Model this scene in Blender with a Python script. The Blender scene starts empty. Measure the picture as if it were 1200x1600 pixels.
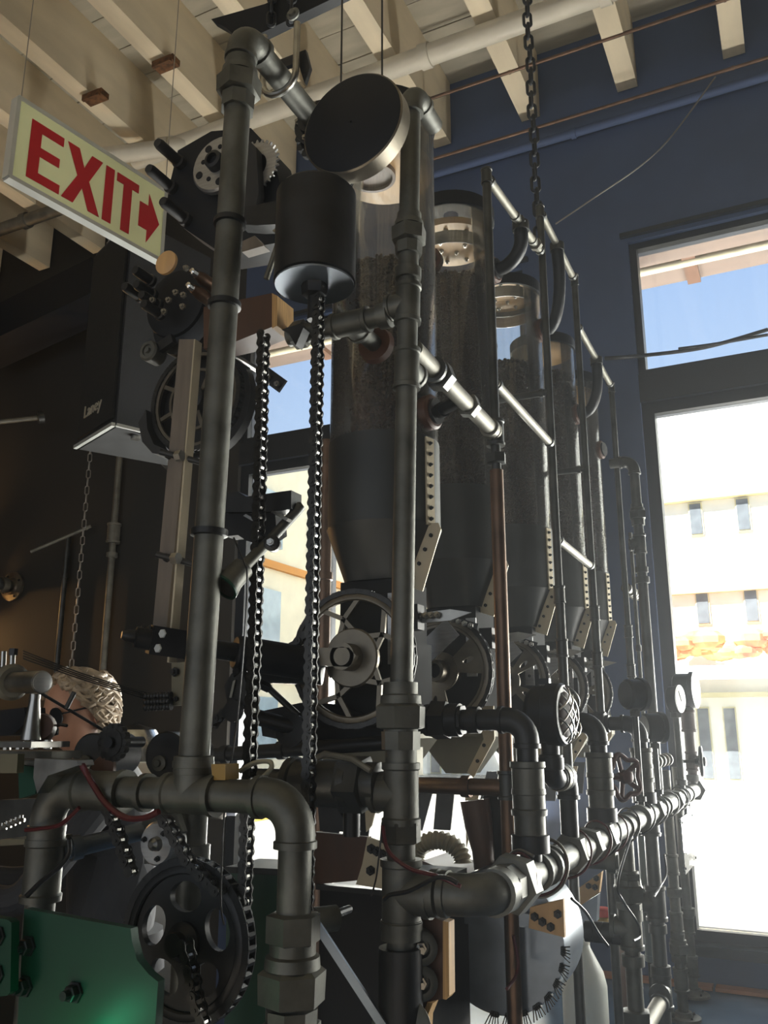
import bpy, bmesh, math, random
import numpy as np
from mathutils import Vector, Matrix

random.seed(7)
RNG = np.random.default_rng(7)
SC = bpy.context.scene
COL = SC.collection
V = Vector
PI = math.pi

# ------------------------------------------------------------------ camera
FPX, HZ, CZ, YAW = 1340.0, 340.0, 1.55, math.radians(25.8)
PITCH = math.atan(HZ / FPX)
cam_data = bpy.data.cameras.new('camera')
cam = bpy.data.objects.new('camera', cam_data)
COL.objects.link(cam)
cam_data.sensor_width = 36.0
cam_data.lens = 36.0 * FPX / 1600.0
cam_data.clip_start = 0.02
cam_data.clip_end = 500
cam.location = (0, 0, CZ)
cam.rotation_euler = (math.pi / 2 + PITCH, 0, YAW)
SC.camera = cam

# ------------------------------------------------------------------ view, world, sun, large lights
SC.view_settings.view_transform = 'Standard'
SC.view_settings.look = 'None'
SC.view_settings.gamma = 1.0
SC.view_settings.use_curve_mapping = False
SC.view_settings.exposure = 0.85
SC.cycles.max_bounces = 8
SC.cycles.diffuse_bounces = 3
SC.cycles.glossy_bounces = 3

world = bpy.data.worlds.new('sky')
SC.world = world
world.use_nodes = True
wn = world.node_tree.nodes
wl = world.node_tree.links
wn.clear()
w_out = wn.new('ShaderNodeOutputWorld')
w_bg = wn.new('ShaderNodeBackground')
w_tc = wn.new('ShaderNodeTexCoord')
w_sep = wn.new('ShaderNodeSeparateXYZ')
w_ramp = wn.new('ShaderNodeValToRGB')
w_ramp.color_ramp.elements[0].color = (0.72, 0.85, 1.0, 1)
w_ramp.color_ramp.elements[1].color = (0.20, 0.42, 0.92, 1)
w_ramp.color_ramp.elements[1].position = 0.85
wl.new(w_tc.outputs['Generated'], w_sep.inputs[0])
wl.new(w_sep.outputs['Z'], w_ramp.inputs['Fac'])
wl.new(w_ramp.outputs['Color'], w_bg.inputs['Color'])
w_bg.inputs['Strength'].default_value = 0.62
wl.new(w_bg.outputs[0], w_out.inputs[0])

sun = bpy.data.lights.new('sun', 'SUN')
sun.energy = 14.0
sun.angle = math.radians(0.6)
sun.color = (1.0, 0.97, 0.91)
sun_o = bpy.data.objects.new('sun', sun)
COL.objects.link(sun_o)
sun_o.rotation_euler = V((0.30, 0.62, -0.72)).to_track_quat('-Z', 'Y').to_euler()


def area_light(name, loc, target, sx, sy, power, color):
    d = bpy.data.lights.new(name, 'AREA')
    d.shape = 'RECTANGLE'
    d.size, d.size_y = sx, sy
    d.energy = power
    d.color = color
    o = bpy.data.objects.new(name, d)
    COL.objects.link(o)
    o.location = loc
    o.rotation_euler = (V(target) - V(loc)).to_track_quat('-Z', 'Y').to_euler()
    return o


# daylight coming in through the shopfront windows behind the photographer
area_light('daylight_rear_window', (-1.2, -4.3, 1.9), (-1.2, 0, 2.3), 5.5, 2.4, 14, (1.0, 0.93, 0.82))
# daylight through the two end windows (just outside the panes)
area_light('daylight_right_window', (0.9, 4.1, 1.5), (0.75, 2.5, 4.4), 2.6, 1.6, 250, (1.0, 0.97, 0.90))
area_light('daylight_left_window', (-1.75, 4.1, 1.5), (-1.85, 2.5, 4.4), 1.5, 1.6, 190, (1.0, 0.97, 0.90))

# ------------------------------------------------------------------ pixel helpers
_cp, _sp, _cy, _sy = math.cos(PITCH), math.sin(PITCH), math.cos(YAW), math.sin(YAW)
FWD = V((-_sy * _cp, _cy * _cp, _sp))
RGT = V((_cy, _sy, 0))
UP = V((_sy * _sp, -_cy * _sp, _cp))
CAM = V((0, 0, CZ))
HAZE = 0.014


def ray(px, py):
    return FWD + RGT * ((px - 600) / FPX) - UP * ((py - 800) / FPX)


def at(px, py, X=None, Y=None, Z=None, D=None):
    d = ray(px, py)
    if X is not None:
        t = X / d.x
    elif Y is not None:
        t = Y / d.y
    elif Z is not None:
        t = (Z - CZ) / d.z
    else:
        t = D
    return CAM + d * t


def proj(p):
    v = V(p) - CAM
    c = v.dot(FWD)
    return 600 + FPX * v.dot(RGT) / c, 800 - FPX * v.dot(UP) / c


def near_on(path, px, py):
    best = None
    for a, b in zip(path[:-1], path[1:]):
        for i in range(161):
            q = a.lerp(b, i / 160)
            x, y = proj(q)
            d = (x - px) ** 2 + (y - py) ** 2
            if best is None or d < best[0]:
                best = (d, q, (b - a).normalized())
    return best[1], best[2]


# ------------------------------------------------------------------ materials
MATS = {}


def srgb(h):
    c = [int(h[i:i + 2], 16) / 255 for i in (0, 2, 4)]
    return tuple(x / 12.92 if x <= 0.04045 else ((x + 0.055) / 1.055) ** 2.4 for x in c)


def mat(name, col, rough=0.5, metal=0.0, var=0.25, scale=12.0, bump=0.0, bscale=60.0, spec=0.5, col2=None, stretch=None,
        emit=None, estr=0.0, detail=6.0, lo=0.35, hi=0.68):
    m = bpy.data.materials.new(name)
    m.use_nodes = True
    nt = m.node_tree
    b = nt.nodes['Principled BSDF']
    if isinstance(col, str):
        col = srgb(col)
    if isinstance(col2, str):
        col2 = srgb(col2)
    if col2 is None:
        col2 = tuple(max(0, c * (1 - var)) for c in col)
    tc = nt.nodes.new('ShaderNodeTexCoord')
    mp = nt.nodes.new('ShaderNodeMapping')
    nt.links.new(tc.outputs['Object'], mp.inputs[0])
    if stretch:
        mp.inputs['Scale'].default_value = stretch
    n = nt.nodes.new('ShaderNodeTexNoise')
    n.inputs['Scale'].default_value = scale
    n.inputs['Detail'].default_value = detail
    nt.links.new(mp.outputs[0], n.inputs['Vector'])
    r = nt.nodes.new('ShaderNodeValToRGB')
    r.color_ramp.elements[0].position = lo
    r.color_ramp.elements[1].position = hi
    r.color_ramp.elements[0].color = (*col2, 1)
    r.color_ramp.elements[1].color = (*col, 1)
    nt.links.new(n.outputs['Fac'], r.inputs[0])
    nt.links.new(r.outputs[0], b.inputs['Base Color'])
    mr = nt.nodes.new('ShaderNodeMapRange')
    mr.inputs['To Min'].default_value = max(0.03, rough - 0.12)
    mr.inputs['To Max'].default_value = min(1.0, rough + 0.12)
    nt.links.new(n.outputs['Fac'], mr.inputs['Value'])
    nt.links.new(mr.outputs[0], b.inputs['Roughness'])
    b.inputs['Metallic'].default_value = metal
    b.inputs['Specular IOR Level'].default_value = spec
    if bump:
        n2 = nt.nodes.new('ShaderNodeTexNoise')
        n2.inputs['Scale'].default_value = bscale
        n2.inputs['Detail'].default_value = 4
        nt.links.new(mp.outputs[0], n2.inputs['Vector'])
        bp = nt.nodes.new('ShaderNodeBump')
        bp.inputs['Strength'].default_value = bump
        bp.inputs['Distance'].default_value = 0.004
        nt.links.new(n2.outputs['Fac'], bp.inputs['Height'])
        nt.links.new(bp.outputs[0], b.inputs['Normal'])
    if emit:
        b.inputs['Emission Color'].default_value = (*emit, 1)
        b.inputs['Emission Strength'].default_value = estr
    MATS[name] = m
    return m


def glass_mat(name, tint, gloss=1.0, haze=0.03, hazecol=(0.8, 0.82, 0.85), scratch=0.0):
    m = bpy.data.materials.new(name)
    m.use_nodes = True
    nt = m.node_tree
    nt.nodes.clear()
    out = nt.nodes.new('ShaderNodeOutputMaterial')
    tr = nt.nodes.new('ShaderNodeBsdfTransparent')
    tr.inputs[0].default_value = (*tint, 1)
    gl = nt.nodes.new('ShaderNodeBsdfGlossy')
    gl.inputs['Roughness'].default_value = 0.04
    df = nt.nodes.new('ShaderNodeBsdfDiffuse')
    df.inputs[0].default_value = (*hazecol, 1)
    fr = nt.nodes.new('ShaderNodeFresnel')
    fr.inputs[0].default_value = 1.45
    mu = nt.nodes.new('ShaderNodeMath')
    mu.operation = 'MULTIPLY'
    mu.inputs[1].default_value = gloss
    nt.links.new(fr.outputs[0], mu.inputs[0])
    mx = nt.nodes.new('ShaderNodeMixShader')
    nt.links.new(mu.outputs[0], mx.inputs[0])
    nt.links.new(tr.outputs[0], mx.inputs[1])
    nt.links.new(gl.outputs[0], mx.inputs[2])
    mx2 = nt.nodes.new('ShaderNodeMixShader')
    mx2.inputs[0].default_value = haze
    if scratch:
        tc = nt.nodes.new('ShaderNodeTexCoord')
        mp = nt.nodes.new('ShaderNodeMapping')
        mp.inputs['Scale'].default_value = (30, 30, 4)
        n = nt.nodes.new('ShaderNodeTexNoise')
        n.inputs['Scale'].default_value = 1.5
        n.inputs['Detail'].default_value = 8
        nt.links.new(tc.outputs['Object'], mp.inputs[0])
        nt.links.new(mp.outputs[0], n.inputs['Vector'])
        mr = nt.nodes.new('ShaderNodeMapRange')
        mr.inputs['From Min'].default_value = 0.4
        mr.inputs['From Max'].default_value = 0.75
        mr.inputs['To Min'].default_value = haze
        mr.inputs['To Max'].default_value = haze + scratch
        nt.links.new(n.outputs['Fac'], mr.inputs['Value'])
        nt.links.new(mr.outputs[0], mx2.inputs[0])
    nt.links.new(mx.outputs[0], mx2.inputs[1])
    nt.links.new(df.outputs[0], mx2.inputs[2])
    nt.links.new(mx2.outputs[0], out.inputs[0])
    MATS[name] = m
    return m


mat('pipe_grey', (0.145, 0.145, 0.128), 0.54, 0.7, 0.45, 18, 0.15, 90)
mat('pipe_dark', (0.09, 0.092, 0.088), 0.42, 0.7, 0.4, 16, 0.12, 90)
mat('pipe_pale', (0.21, 0.20, 0.165), 0.56, 0.6, 0.35, 20, 0.12, 90)
mat('pipe_copper', (0.19, 0.115, 0.075), 0.4, 0.85, 0.45, 14)
mat('pipe_pvc', (0.17, 0.21, 0.22), 0.4, 0.0, 0.1, 8)
mat('black_iron', (0.022, 0.023, 0.025), 0.45, 0.4, 0.4, 20, 0.1, 80)
mat('black_paint', (0.010, 0.011, 0.014), 0.55, 0.0, 0.3, 14, spec=0.22)
mat('black_rubber', (0.015, 0.015, 0.016), 0.65, 0.0, 0.3, 14)
mat('steel', (0.42, 0.41, 0.38), 0.32, 1.0, 0.35, 24)
mat('steel_bright', (0.7, 0.69, 0.66), 0.22, 1.0, 0.2, 24)
mat('chain_steel', (0.045, 0.044, 0.042), 0.36, 0.6, 0.4, 120)
mat('roller_steel', (0.32, 0.31, 0.29), 0.28, 1.0, 0.2, 60)
mat('aluminium', (0.42, 0.42, 0.42), 0.4, 0.85, 0.2, 25, stretch=(1, 1, 8))
mat('ring_bronze', (0.20, 0.175, 0.135), 0.4, 0.8, 0.35, 20)
mat('sleeve_metal', (0.06, 0.063, 0.062), 0.45, 0.45, 0.25, 6)
mat('flange_sheet', (0.52, 0.45, 0.32), 0.5, 0.4, 0.2, 12)
mat('galvanised', (0.27, 0.31, 0.36), 0.36, 0.8, 0.55, 6, stretch=(1, 1, 1))
mat('olive_sheet', (0.17, 0.155, 0.105), 0.5, 0.4, 0.25, 10)
mat('plywood_face', '8a6a44', 0.5, 0, 0.25, 5, stretch=(1, 1, 14))
mat('birch_ply', 'c9a06c', 0.5, 0, 0.18, 6, stretch=(10, 1.2, 1.2))
mat('ply_edge', 'd0a468', 0.6, 0, 0.45, 4, stretch=(160, 160, 1))
mat('brown_board', '4a2e1c', 0.5, 0, 0.25, 8, stretch=(6, 1, 1))
mat('brown_rim', '54382b', 0.5, 0, 0.3, 14)
mat('lath', '6f655a', 0.55, 0, 0.25, 10, stretch=(6, 6, 1))
mat('bean', '38231a', 0.38, 0, 0.55, 160)
mat('bean_dark', '241811', 0.6, 0, 0.4, 90)
mat('joist_wood', 'e2d3b4', 0.75, 0, 0.16, 3.0, 0.15, 40, stretch=(5, 0.8, 3))
mat('joist_end_wood', '7a5230', 0.7, 0, 0.7, 40)
mat('ceiling_board', 'b9b19c', 0.8, 0, 0.22, 3.0, 0.15, 40, stretch=(1.2, 6, 1))
mat('white_pvc', 'd2cab6', 0.5, 0, 0.12, 9)
mat('wall_navy_veil', '465678', 0.75, 0, 0.2, 3, 0.1, 25)  # navy paint lightened in colour to carry the veiling glare
mat('wall_charcoal', '2c2a26', 0.75, 0, 0.25, 2.5, 0.1, 25)
mat('frame_dark', '141821', 0.45, 0.2, 0.25, 10)
mat('platform_paint', '5f7690', 0.22, 0, 0.3, 3)
mat('terracotta', 'b0785a', 0.7, 0, 0.2, 8)
mat('floor_concrete', '9c8d78', 0.6, 0, 0.25, 2)
mat('sign_pale', 'eff2bf', 0.35, 0, 0.04, 6)
mat('sign_red', 'b51523', 0.4, 0, 0.06, 6)
mat('sign_frame', 'c8cac6', 0.35, 0.5, 0.1, 10)
mat('wire_grey', (0.3, 0.28, 0.25), 0.4, 0.8, 0.2, 20)
mat('wire_red', '531a20', 0.45, 0, 0.2, 20)
mat('wire_black', (0.012, 0.012, 0.013), 0.45, 0, 0.2, 20)
mat('green_paint', '0b3f2f', 0.42, 0.2, 0.35, 6)
mat('valve_red', '4a221c', 0.4, 0.2, 0.35, 20)
mat('gauge_face', 'e8e6da', 0.4, 0, 0.04, 20)
mat('jug_plastic', 'd8dbd2', 0.45, 0, 0.08, 6)
mat('red_plastic', 'b02c20', 0.4, 0, 0.1, 6)
mat('amber_plastic', '93742f', 0.4, 0, 0.2, 6)
mat('skin', 'b98a70', 0.55, 0, 0.15, 20)
mat('hair_grey', 'b09c82', 0.5, 0, 0.45, 40)
mat('shirt_grey', '33353a', 0.8, 0, 0.2, 10)
mat('trousers', '2a2c33', 0.8, 0, 0.2, 10)
mat('speaker_vinyl', '26282c', 0.6, 0, 0.2, 40, 0.3, 200)
mat('speaker_grille', '0d0f12', 0.7, 0, 0.3, 200, 0.4, 500)
mat('logo_pale', 'b8b2a4', 0.4, 0.2, 0.1, 20)
mat('render_white', 'f3f2ea', 0.85, 0, 0.06, 2)
mat('render_beige', 'e3dcc0', 0.85, 0, 0.1, 2)
mat('ledge_cream', 'd8d0a8', 0.85, 0, 0.1, 2)
mat('far_glass_veil', '6a6f74', 0.2, 0, 0.3, 4)  # pane grey raised so the glare veil sits in the colour
mat('far_blue_glass', '8fa6b2', 0.2, 0, 0.2, 4)
mat('orange_trim', 'c98a3c', 0.8, 0, 0.1, 4)
mat('shrub_red', 'c4553a', 0.8, 0, 0.4, 1.2, col2='e0b070')
mat('asphalt', '8f8b82', 0.85, 0, 0.12, 0.6)
mat('yellow_paint', 'd8a838', 0.8, 0, 0.1, 4)
mat('conduit', 'a59d84', 0.5, 0, 0.2, 20)
mat('bristle', (0.012, 0.011, 0.01), 0.6, 0, 0.2, 20)
mat('matte_dark', (0.03, 0.031, 0.032), 0.8, 0.0, 0.3, 12, spec=0.12)
mat('soot_red', '3a2620', 0.7, 0, 0.4, 9)
glass_mat('acrylic', (0.93, 0.93, 0.92), 0.9, 0.03, (0.75, 0.73, 0.68), 0.04)
glass_mat('window_glass', (0.96, 0.98, 0.98), 1.0, 0.004, (0.8, 0.82, 0.85), 0.012)
glass_mat('lens_glass', (0.9, 0.9, 0.9), 1.0, 0.02)

# ------------------------------------------------------------------ mesh builder
ORG = {}


class MB:
    def __init__(s):
        s.v, s.f = [], []

    def add(s, verts, faces):
        o = len(s.v)
        s.v += [tuple(x) for x in verts]
        s.f += [tuple(i + o for i in f) for f in faces]
        return s

    def lathe(s, p, axis, prof, seg=20, cap=True, phase=0.0):
        """prof: [(along, radius), ...] from start to end"""
        axis = V(axis).normalized()
        u, w = frame(axis)
        p = V(p)
        o = len(s.v)
        for a, r in prof:
            for i in range(seg):
                t = 2 * PI * i / seg + phase
                s.v.append(tuple(p + axis * a + (u * math.cos(t) + w * math.sin(t)) * r))
        for j in range(len(prof) - 1):
            for i in range(seg):
                k = (i + 1) % seg
                s.f.append((o + j * seg + i, o + j * seg + k, o + (j + 1) * seg + k, o + (j + 1) * seg + i))
        if cap:
            s.f.append(tuple(o + i for i in reversed(range(seg))))
            e = o + (len(prof) - 1) * seg
            s.f.append(tuple(e + i for i in range(seg)))
        return s

    def cyl(s, a, b, r, seg=16, r2=None, cap=True):
        a, b = V(a), V(b)
        return s.lathe(a, b - a, [(0, r), ((b - a).length, r if r2 is None else r2)], seg, cap)

    def sweep(s, pts, r, seg=10, cap=True):
        pts = [V(p) for p in pts]
        n = len(pts)
        rs = r if isinstance(r, (list, tuple)) else [r] * n
        t0 = (pts[1] - pts[0]).normalized()
        u, w = frame(t0)
        o = len(s.v)
        for i, p in enumerate(pts):
            t = (pts[min(i + 1, n - 1)] - pts[max(i - 1, 0)]).normalized()
            u = (u - t * u.dot(t)).normalized()
            w = t.cross(u)
            for k in range(seg):
                a = 2 * PI * k / seg
                s.v.append(tuple(p + (u * math.cos(a) + w * math.sin(a)) * rs[i]))
        for j in range(n - 1):
            for i in range(seg):
                k = (i + 1) % seg
                s.f.append((o + j * seg + i, o + j * seg + k, o + (j + 1) * seg + k, o + (j + 1) * seg + i))
        if cap:
            s.f.append(tuple(o + i for i in reversed(range(seg))))
            e = o + (n - 1) * seg
            s.f.append(tuple(e + i for i in range(seg)))
        return s

    def box(s, c, size, m=None):
        c = V(c)
        hx, hy, hz = (x / 2 for x in size)
        vs = []
        for x, y, z in ((-1, -1, -1), (1, -1, -1), (1, 1, -1), (-1, 1, -1), (-1, -1, 1), (1, -1, 1), (1, 1, 1), (-1, 1, 1)):
            q = V((x * hx, y * hy, z * hz))
            if m is not None:
                q = m @ q
            vs.append(c + q)
        return s.add(vs, [(3, 2, 1, 0), (4, 5, 6, 7), (0, 1, 5, 4), (1, 2, 6, 5), (2, 3, 7, 6), (3, 0, 4, 7)])

    def bar(s, a, b, w, h, up=(0, 1, 0)):
        """box from a to b; w across, h along up"""
        a, b = V(a), V(b)
        d = (b - a).normalized()
        up = V(up)
        up = (up - d * up.dot(d)).normalized()
        x = d.cross(up)
        vs = []
        for p in (a, b):
            for i, j in ((-1, -1), (1, -1), (1, 1), (-1, 1)):
                vs.append(p + x * (i * w / 2) + up * (j * h / 2))
        return s.add(vs, [(3, 2, 1, 0), (4, 5, 6, 7), (0, 1, 5, 4), (1, 2, 6, 5), (2, 3, 7, 6), (3, 0, 4, 7)])

    def prism(s, poly, o, ax, ay, n, depth):
        """poly 2d points extruded along n by depth from plane at o"""
        o, ax, ay, n = V(o), V(ax), V(ay), V(n)
        k = len(poly)
        vs = [o + ax * p[0] + ay * p[1] for p in poly] + [o + ax * p[0] + ay * p[1] + n * depth for p in poly]
        fs = [tuple(reversed(range(k))), tuple(range(k, 2 * k))]
        for i in range(k):
            j = (i + 1) % k
            fs.append((i, j, k + j, k + i))
        return s.add(vs, fs)

    def ball(s, c, r, seg=12, rings=7, sc=(1, 1, 1)):
        c = V(c)
        o = len(s.v)
        for j in range(rings + 1):
            th = PI * j / rings
            for i in range(seg):
                a = 2 * PI * i / seg
                s.v.append((c.x + r * sc[0] * math.sin(th) * math.cos(a), c.y + r * sc[1] * math.sin(th) * math.sin(a), c.z + r * sc[2] * math.cos(th)))
        for j in range(rings):
            for i in range(seg):
                k = (i + 1) % seg
                s.f.append((o + j * seg + i, o + (j + 1) * seg + i, o + (j + 1) * seg + k, o + j * seg + k))
        return s


def frame(axis):
    axis = V(axis).normalized()
    h = V((0, 0, 1)) if abs(axis.z) < 0.9 else V((1, 0, 0))
    u = axis.cross(h).normalized()
    return u, axis.cross(u).normalized()


def mesh_of(name, mb, material, org=(0, 0, 0), angle=35):
    me = bpy.data.meshes.new(name)
    ox, oy, oz = org
    me.from_pydata([(x - ox, y - oy, z - oz) for x, y, z in mb.v], [], mb.f)
    bm = bmesh.new()
    bm.from_mesh(me)
    bmesh.ops.remove_doubles(bm, verts=bm.verts, dist=1e-6)
    bmesh.ops.recalc_face_normals(bm, faces=bm.faces)
    bm.to_mesh(me)
    bm.free()
    if angle:
        for p in me.polygons:
            p.use_smooth = True
        me.set_sharp_from_angle(angle=math.radians(angle))
    if material is not None:
        me.materials.append(MATS[material])
    return me


def tag(o, label=None, cat=None, group=None, kind=None):
    if label:
        o['label'] = label
    if cat:
        o['category'] = cat
    if group:
        o['group'] = group
    if kind:
        o['kind'] = kind
    return o


def thing(name, loc, label, cat, group=None):
    o = bpy.data.objects.new(name, None)
    o.empty_display_size = 0.05
    COL.objects.link(o)
    o.location = loc
    ORG[o.name] = V(loc)
    return tag(o, label, cat, group)


def part(name, mb, material, parent=None, angle=35, label=None):
    org = ORG[parent.name] if parent is not None else V((0, 0, 0))
    me = mesh_of(name, mb, material, org, angle)
    o = bpy.data.objects.new(name, me)
    COL.objects.link(o)
    if parent is not None:
        o.parent = parent
    ORG[o.name] = V(org)
    if label:
        o['label'] = label
    return o


def solo(name, mb, material, label, cat, group=None, angle=35, base=None):
    """a thing that is one mesh"""
    zs = min(v[2] for v in mb.v)
    xs = sum(v[0] for v in mb.v) / len(mb.v)
    ys = sum(v[1] for v in mb.v) / len(mb.v)
    org = V(base) if base else V((xs, ys, zs))
    me = mesh_of(name, mb, material, org, angle)
    o = bpy.data.objects.new(name, me)
    COL.objects.link(o)
    o.location = org
    ORG[o.name] = org
    return tag(o, label, cat, group)


def struct(name, mb, material, angle=35):
    o = part(name, mb, material, None, angle)
    o['kind'] = 'structure'
    return o


def piece(name, me, parent, loc, rot=None):
    o = bpy.data.objects.new(name, me)
    COL.objects.link(o)
    o.parent = parent
    m = Matrix.Translation(V(loc) - ORG[parent.name])
    if rot is not None:
        m = m @ rot.to_4x4()
    o.matrix_basis = m
    ORG[o.name] = V(loc)
    return o


def copy_tree(root, offset, label=None):
    r = root.copy()
    COL.objects.link(r)
    r.location = root.location + V(offset)
    ORG[r.name] = ORG[root.name] + V(offset)
    if label:
        r['label'] = label
    for ch in root.children:
        c = ch.copy()
        COL.objects.link(c)
        c.parent = r
        for g in ch.children:
            d = g.copy()
            COL.objects.link(d)
            d.parent = c
    return r


def axes_rot(x, y, z):
    return Matrix((x, y, z)).transposed()


def rot_to(axis):
    """rotation taking local Z to axis"""
    axis = V(axis).normalized()
    u, w = frame(axis)
    return axes_rot(u, axis.cross(u), axis)


def holed_mesh(name, outer, holes, thick, material):
    """flat plate (local XZ plane, thickness along Y) with openings"""
    cu = bpy.data.curves.new(name, 'CURVE')
    cu.dimensions = '2D'
    cu.fill_mode = 'BOTH'
    cu.extrude = thick / 2
    for poly in [outer] + holes:
        sp = cu.splines.new('POLY')
        sp.points.add(len(poly) - 1)
        for p_, (x_, y_) in zip(sp.points, poly):
            p_.co = (x_, y_, 0, 1)
        sp.use_cyclic_u = True
    ob = bpy.data.objects.new(name, cu)
    COL.objects.link(ob)
    bpy.context.view_layer.update()
    me = bpy.data.meshes.new_from_object(ob.evaluated_get(bpy.context.evaluated_depsgraph_get()))
    bpy.data.objects.remove(ob)
    me.transform(Matrix.Rotation(PI / 2, 4, 'X'))
    me.name = name
    me.materials.clear()
    me.materials.append(MATS[material])
    return me


def circle_pts(r, n=64, cx=0.0, cy=0.0, sx=1.0, rot=0.0):
    out = []
    for i_ in range(n):
        a_ = 2 * PI * i_ / n
        x_, y_ = r * sx * math.cos(a_), r * math.sin(a_)
        out.append((cx + x_ * math.cos(rot) - y_ * math.sin(rot), cy + x_ * math.sin(rot) + y_ * math.cos(rot)))
    return out


def sector_hole(r0, r1, a0, a1, n=8):
    return [(r1 * math.cos(a0 + (a1 - a0) * i_ / n), r1 * math.sin(a0 + (a1 - a0) * i_ / n)) for i_ in range(n + 1)] + \
        [(r0 * math.cos(a1 - (a1 - a0) * i_ / n), r0 * math.sin(a1 - (a1 - a0) * i_ / n)) for i_ in range(n + 1)]


# shared little meshes
def hexbolt_mesh(name, r, h, material, shaft=0.0):
    b = MB()
    b.lathe((0, 0, 0), (0, 0, 1), [(0, r), (h * 0.8, r), (h, r * 0.85)], 6)
    if shaft:
        b.lathe((0, 0, h), (0, 0, 1), [(0, r * 0.5), (shaft, r * 0.5)], 8)
    return mesh_of(name, b, material)


BOLT_S = hexbolt_mesh('bolt_small', 0.0042, 0.0035, 'black_iron', 0.003)
BOLT_M = hexbolt_mesh('bolt_medium', 0.0075, 0.006, 'black_iron', 0.005)
BOLT_P = hexbolt_mesh('bolt_pale', 0.0065, 0.005, 'steel', 0.004)


# ------------------------------------------------------------------ pipe kit
def fit_mesh(kind, q, d, r, side=None, k=1.0):
    b = MB()
    r = r * k

    def L(prof, seg=20, ph=0.0):
        b.lathe(q, d, [(a * r, rr * r) for a, rr in prof], seg, True, ph)
    if kind == 'coupling':
        L([(-1.9, 1.0), (-1.9, 1.3), (-1.5, 1.33), (-1.4, 1.2), (1.4, 1.2), (1.5, 1.33), (1.9, 1.3), (1.9, 1.0)])
    elif kind == 'collar':
        L([(-0.6, 1.0), (-0.55, 1.28), (0.55, 1.28), (0.6, 1.0)])
    elif kind == 'ring':
        L([(-0.25, 1.0), (-0.2, 1.22), (0.2, 1.22), (0.25, 1.0)])
    elif kind == 'union':
        L([(-2.3, 1.0), (-2.3, 1.32), (-1.1, 1.36), (-1.1, 1.0)], 8, 0.3)
        L([(-0.95, 1.4), (-0.85, 1.72), (0.55, 1.78), (0.75, 1.5)], 6, 0.2)
        L([(0.75, 1.45), (1.3, 1.4), (1.4, 1.2), (2.2, 1.2), (2.2, 1.0)], 20)
    elif kind == 'hex':
        L([(-0.75, 1.2), (-0.65, 1.45), (0.65, 1.45), (0.75, 1.2)], 6, 0.2)
    elif kind == 'tee':
        L([(-2.0, 1.0), (-2.0, 1.32), (-1.6, 1.32), (-1.5, 1.2), (1.5, 1.2), (1.6, 1.32), (2.0, 1.32), (2.0, 1.0)])
        s = V(side).normalized()
        b.lathe(q, s, [(0, 1.2 * r), (1.6 * r, 1.2 * r), (1.65 * r, 1.33 * r), (2.05 * r, 1.33 * r), (2.05 * r, 1.0 * r)], 20)
    elif kind == 'flange':
        L([(0, 3.0), (0.45, 3.0), (0.55, 2.85), (0.55, 1.7), (0.9, 1.5), (1.3, 1.45), (1.35, 1.0)], 28)
    return b


FIT_NAME = {'coupling': 'coupling', 'collar': 'collar', 'ring': 'ring', 'union': 'union_nut', 'hex': 'hex_nut', 'tee': 'tee', 'flange': 'flange'}


def pipe_run(name, label, cat, path, r, material='pipe_grey', fits=(), fitmat=None, group=None, bend=2.2, caps=True, base=None):
    path = [V(p) for p in path]
    b0 = min(path, key=lambda p: p.z)
    t = thing(name, base if base else b0, label, cat, group)
    add_pipes(t, path, r, material, fits, fitmat, bend)
    return t


def add_pipes(t, path, r, material='pipe_grey', fits=(), fitmat=None, bend=2.2):
    path = [V(p) for p in path]
    fitmat = fitmat or material
    n = len(path)
    cut = [0.0] * n
    for i in range(1, n - 1):
        cut[i] = bend * r
    for i in range(n - 1):
        d = (path[i + 1] - path[i]).normalized()
        a = path[i] + d * cut[i]
        b = path[i + 1] - d * cut[i + 1]
        if (b - a).dot(d) > 0.002:
            part('pipe', MB().cyl(a, b, r, 20), material, t)
    for i in range(1, n - 1):
        d1 = (path[i] - path[i - 1]).normalized()
        d2 = (path[i + 1] - path[i]).normalized()
        R = bend * r
        p0 = path[i] - d1 * R
        p2 = path[i] + d2 * R
        pts, rs = [], []
        pts += [p0 - d1 * 0.75 * r, p0 - d1 * 0.7 * r, p0 - d1 * 0.3 * r, p0 - d1 * 0.25 * r]
        rs += [r, 1.3 * r, 1.3 * r, 1.18 * r]
        c = p0 + d2 * R
        for k in range(9):
            a = k / 8 * PI / 2
            pts.append(c - d2 * R * math.cos(a) + d1 * R * math.sin(a))
            rs.append(1.18 * r)
        pts += [p2 + d2 * 0.25 * r, p2 + d2 * 0.3 * r, p2 + d2 * 0.7 * r, p2 + d2 * 0.75 * r]
        rs += [1.18 * r, 1.3 * r, 1.3 * r, r]
        part('elbow', MB().sweep(pts, rs, 20), fitmat, t)
    for f in fits:
        kind, px, py = f[0], f[1], f[2]
        opt = f[3] if len(f) > 3 else {}
        if isinstance(px, Vector):
            q, d = px, py
        else:
            q, d = near_on(path, px, py)
        b = fit_mesh(kind, q, d, r, opt.get('side'), opt.get('k', 1.0))
        part(FIT_NAME[kind], b, opt.get('mat', fitmat), t)
    return t


# ================================================================== THE SETTING
YW = 3.5          # inner face of the end wall
ZP = 0.68         # platform top
WT = 0.22         # wall thickness
X0, X1 = -4.6, 2.6
ZC = 4.76

struct('floor', MB().box(((X0 + X1) / 2, -0.1, -0.05), (X1 - X0 + .4, 7.9, 0.1)), 'floor_concrete')
pf = struct('floor_platform', MB().box((0.55, 2.13, ZP / 2 - 0.005), (4.05, 2.72, ZP - 0.01)), 'platform_paint')
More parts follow.
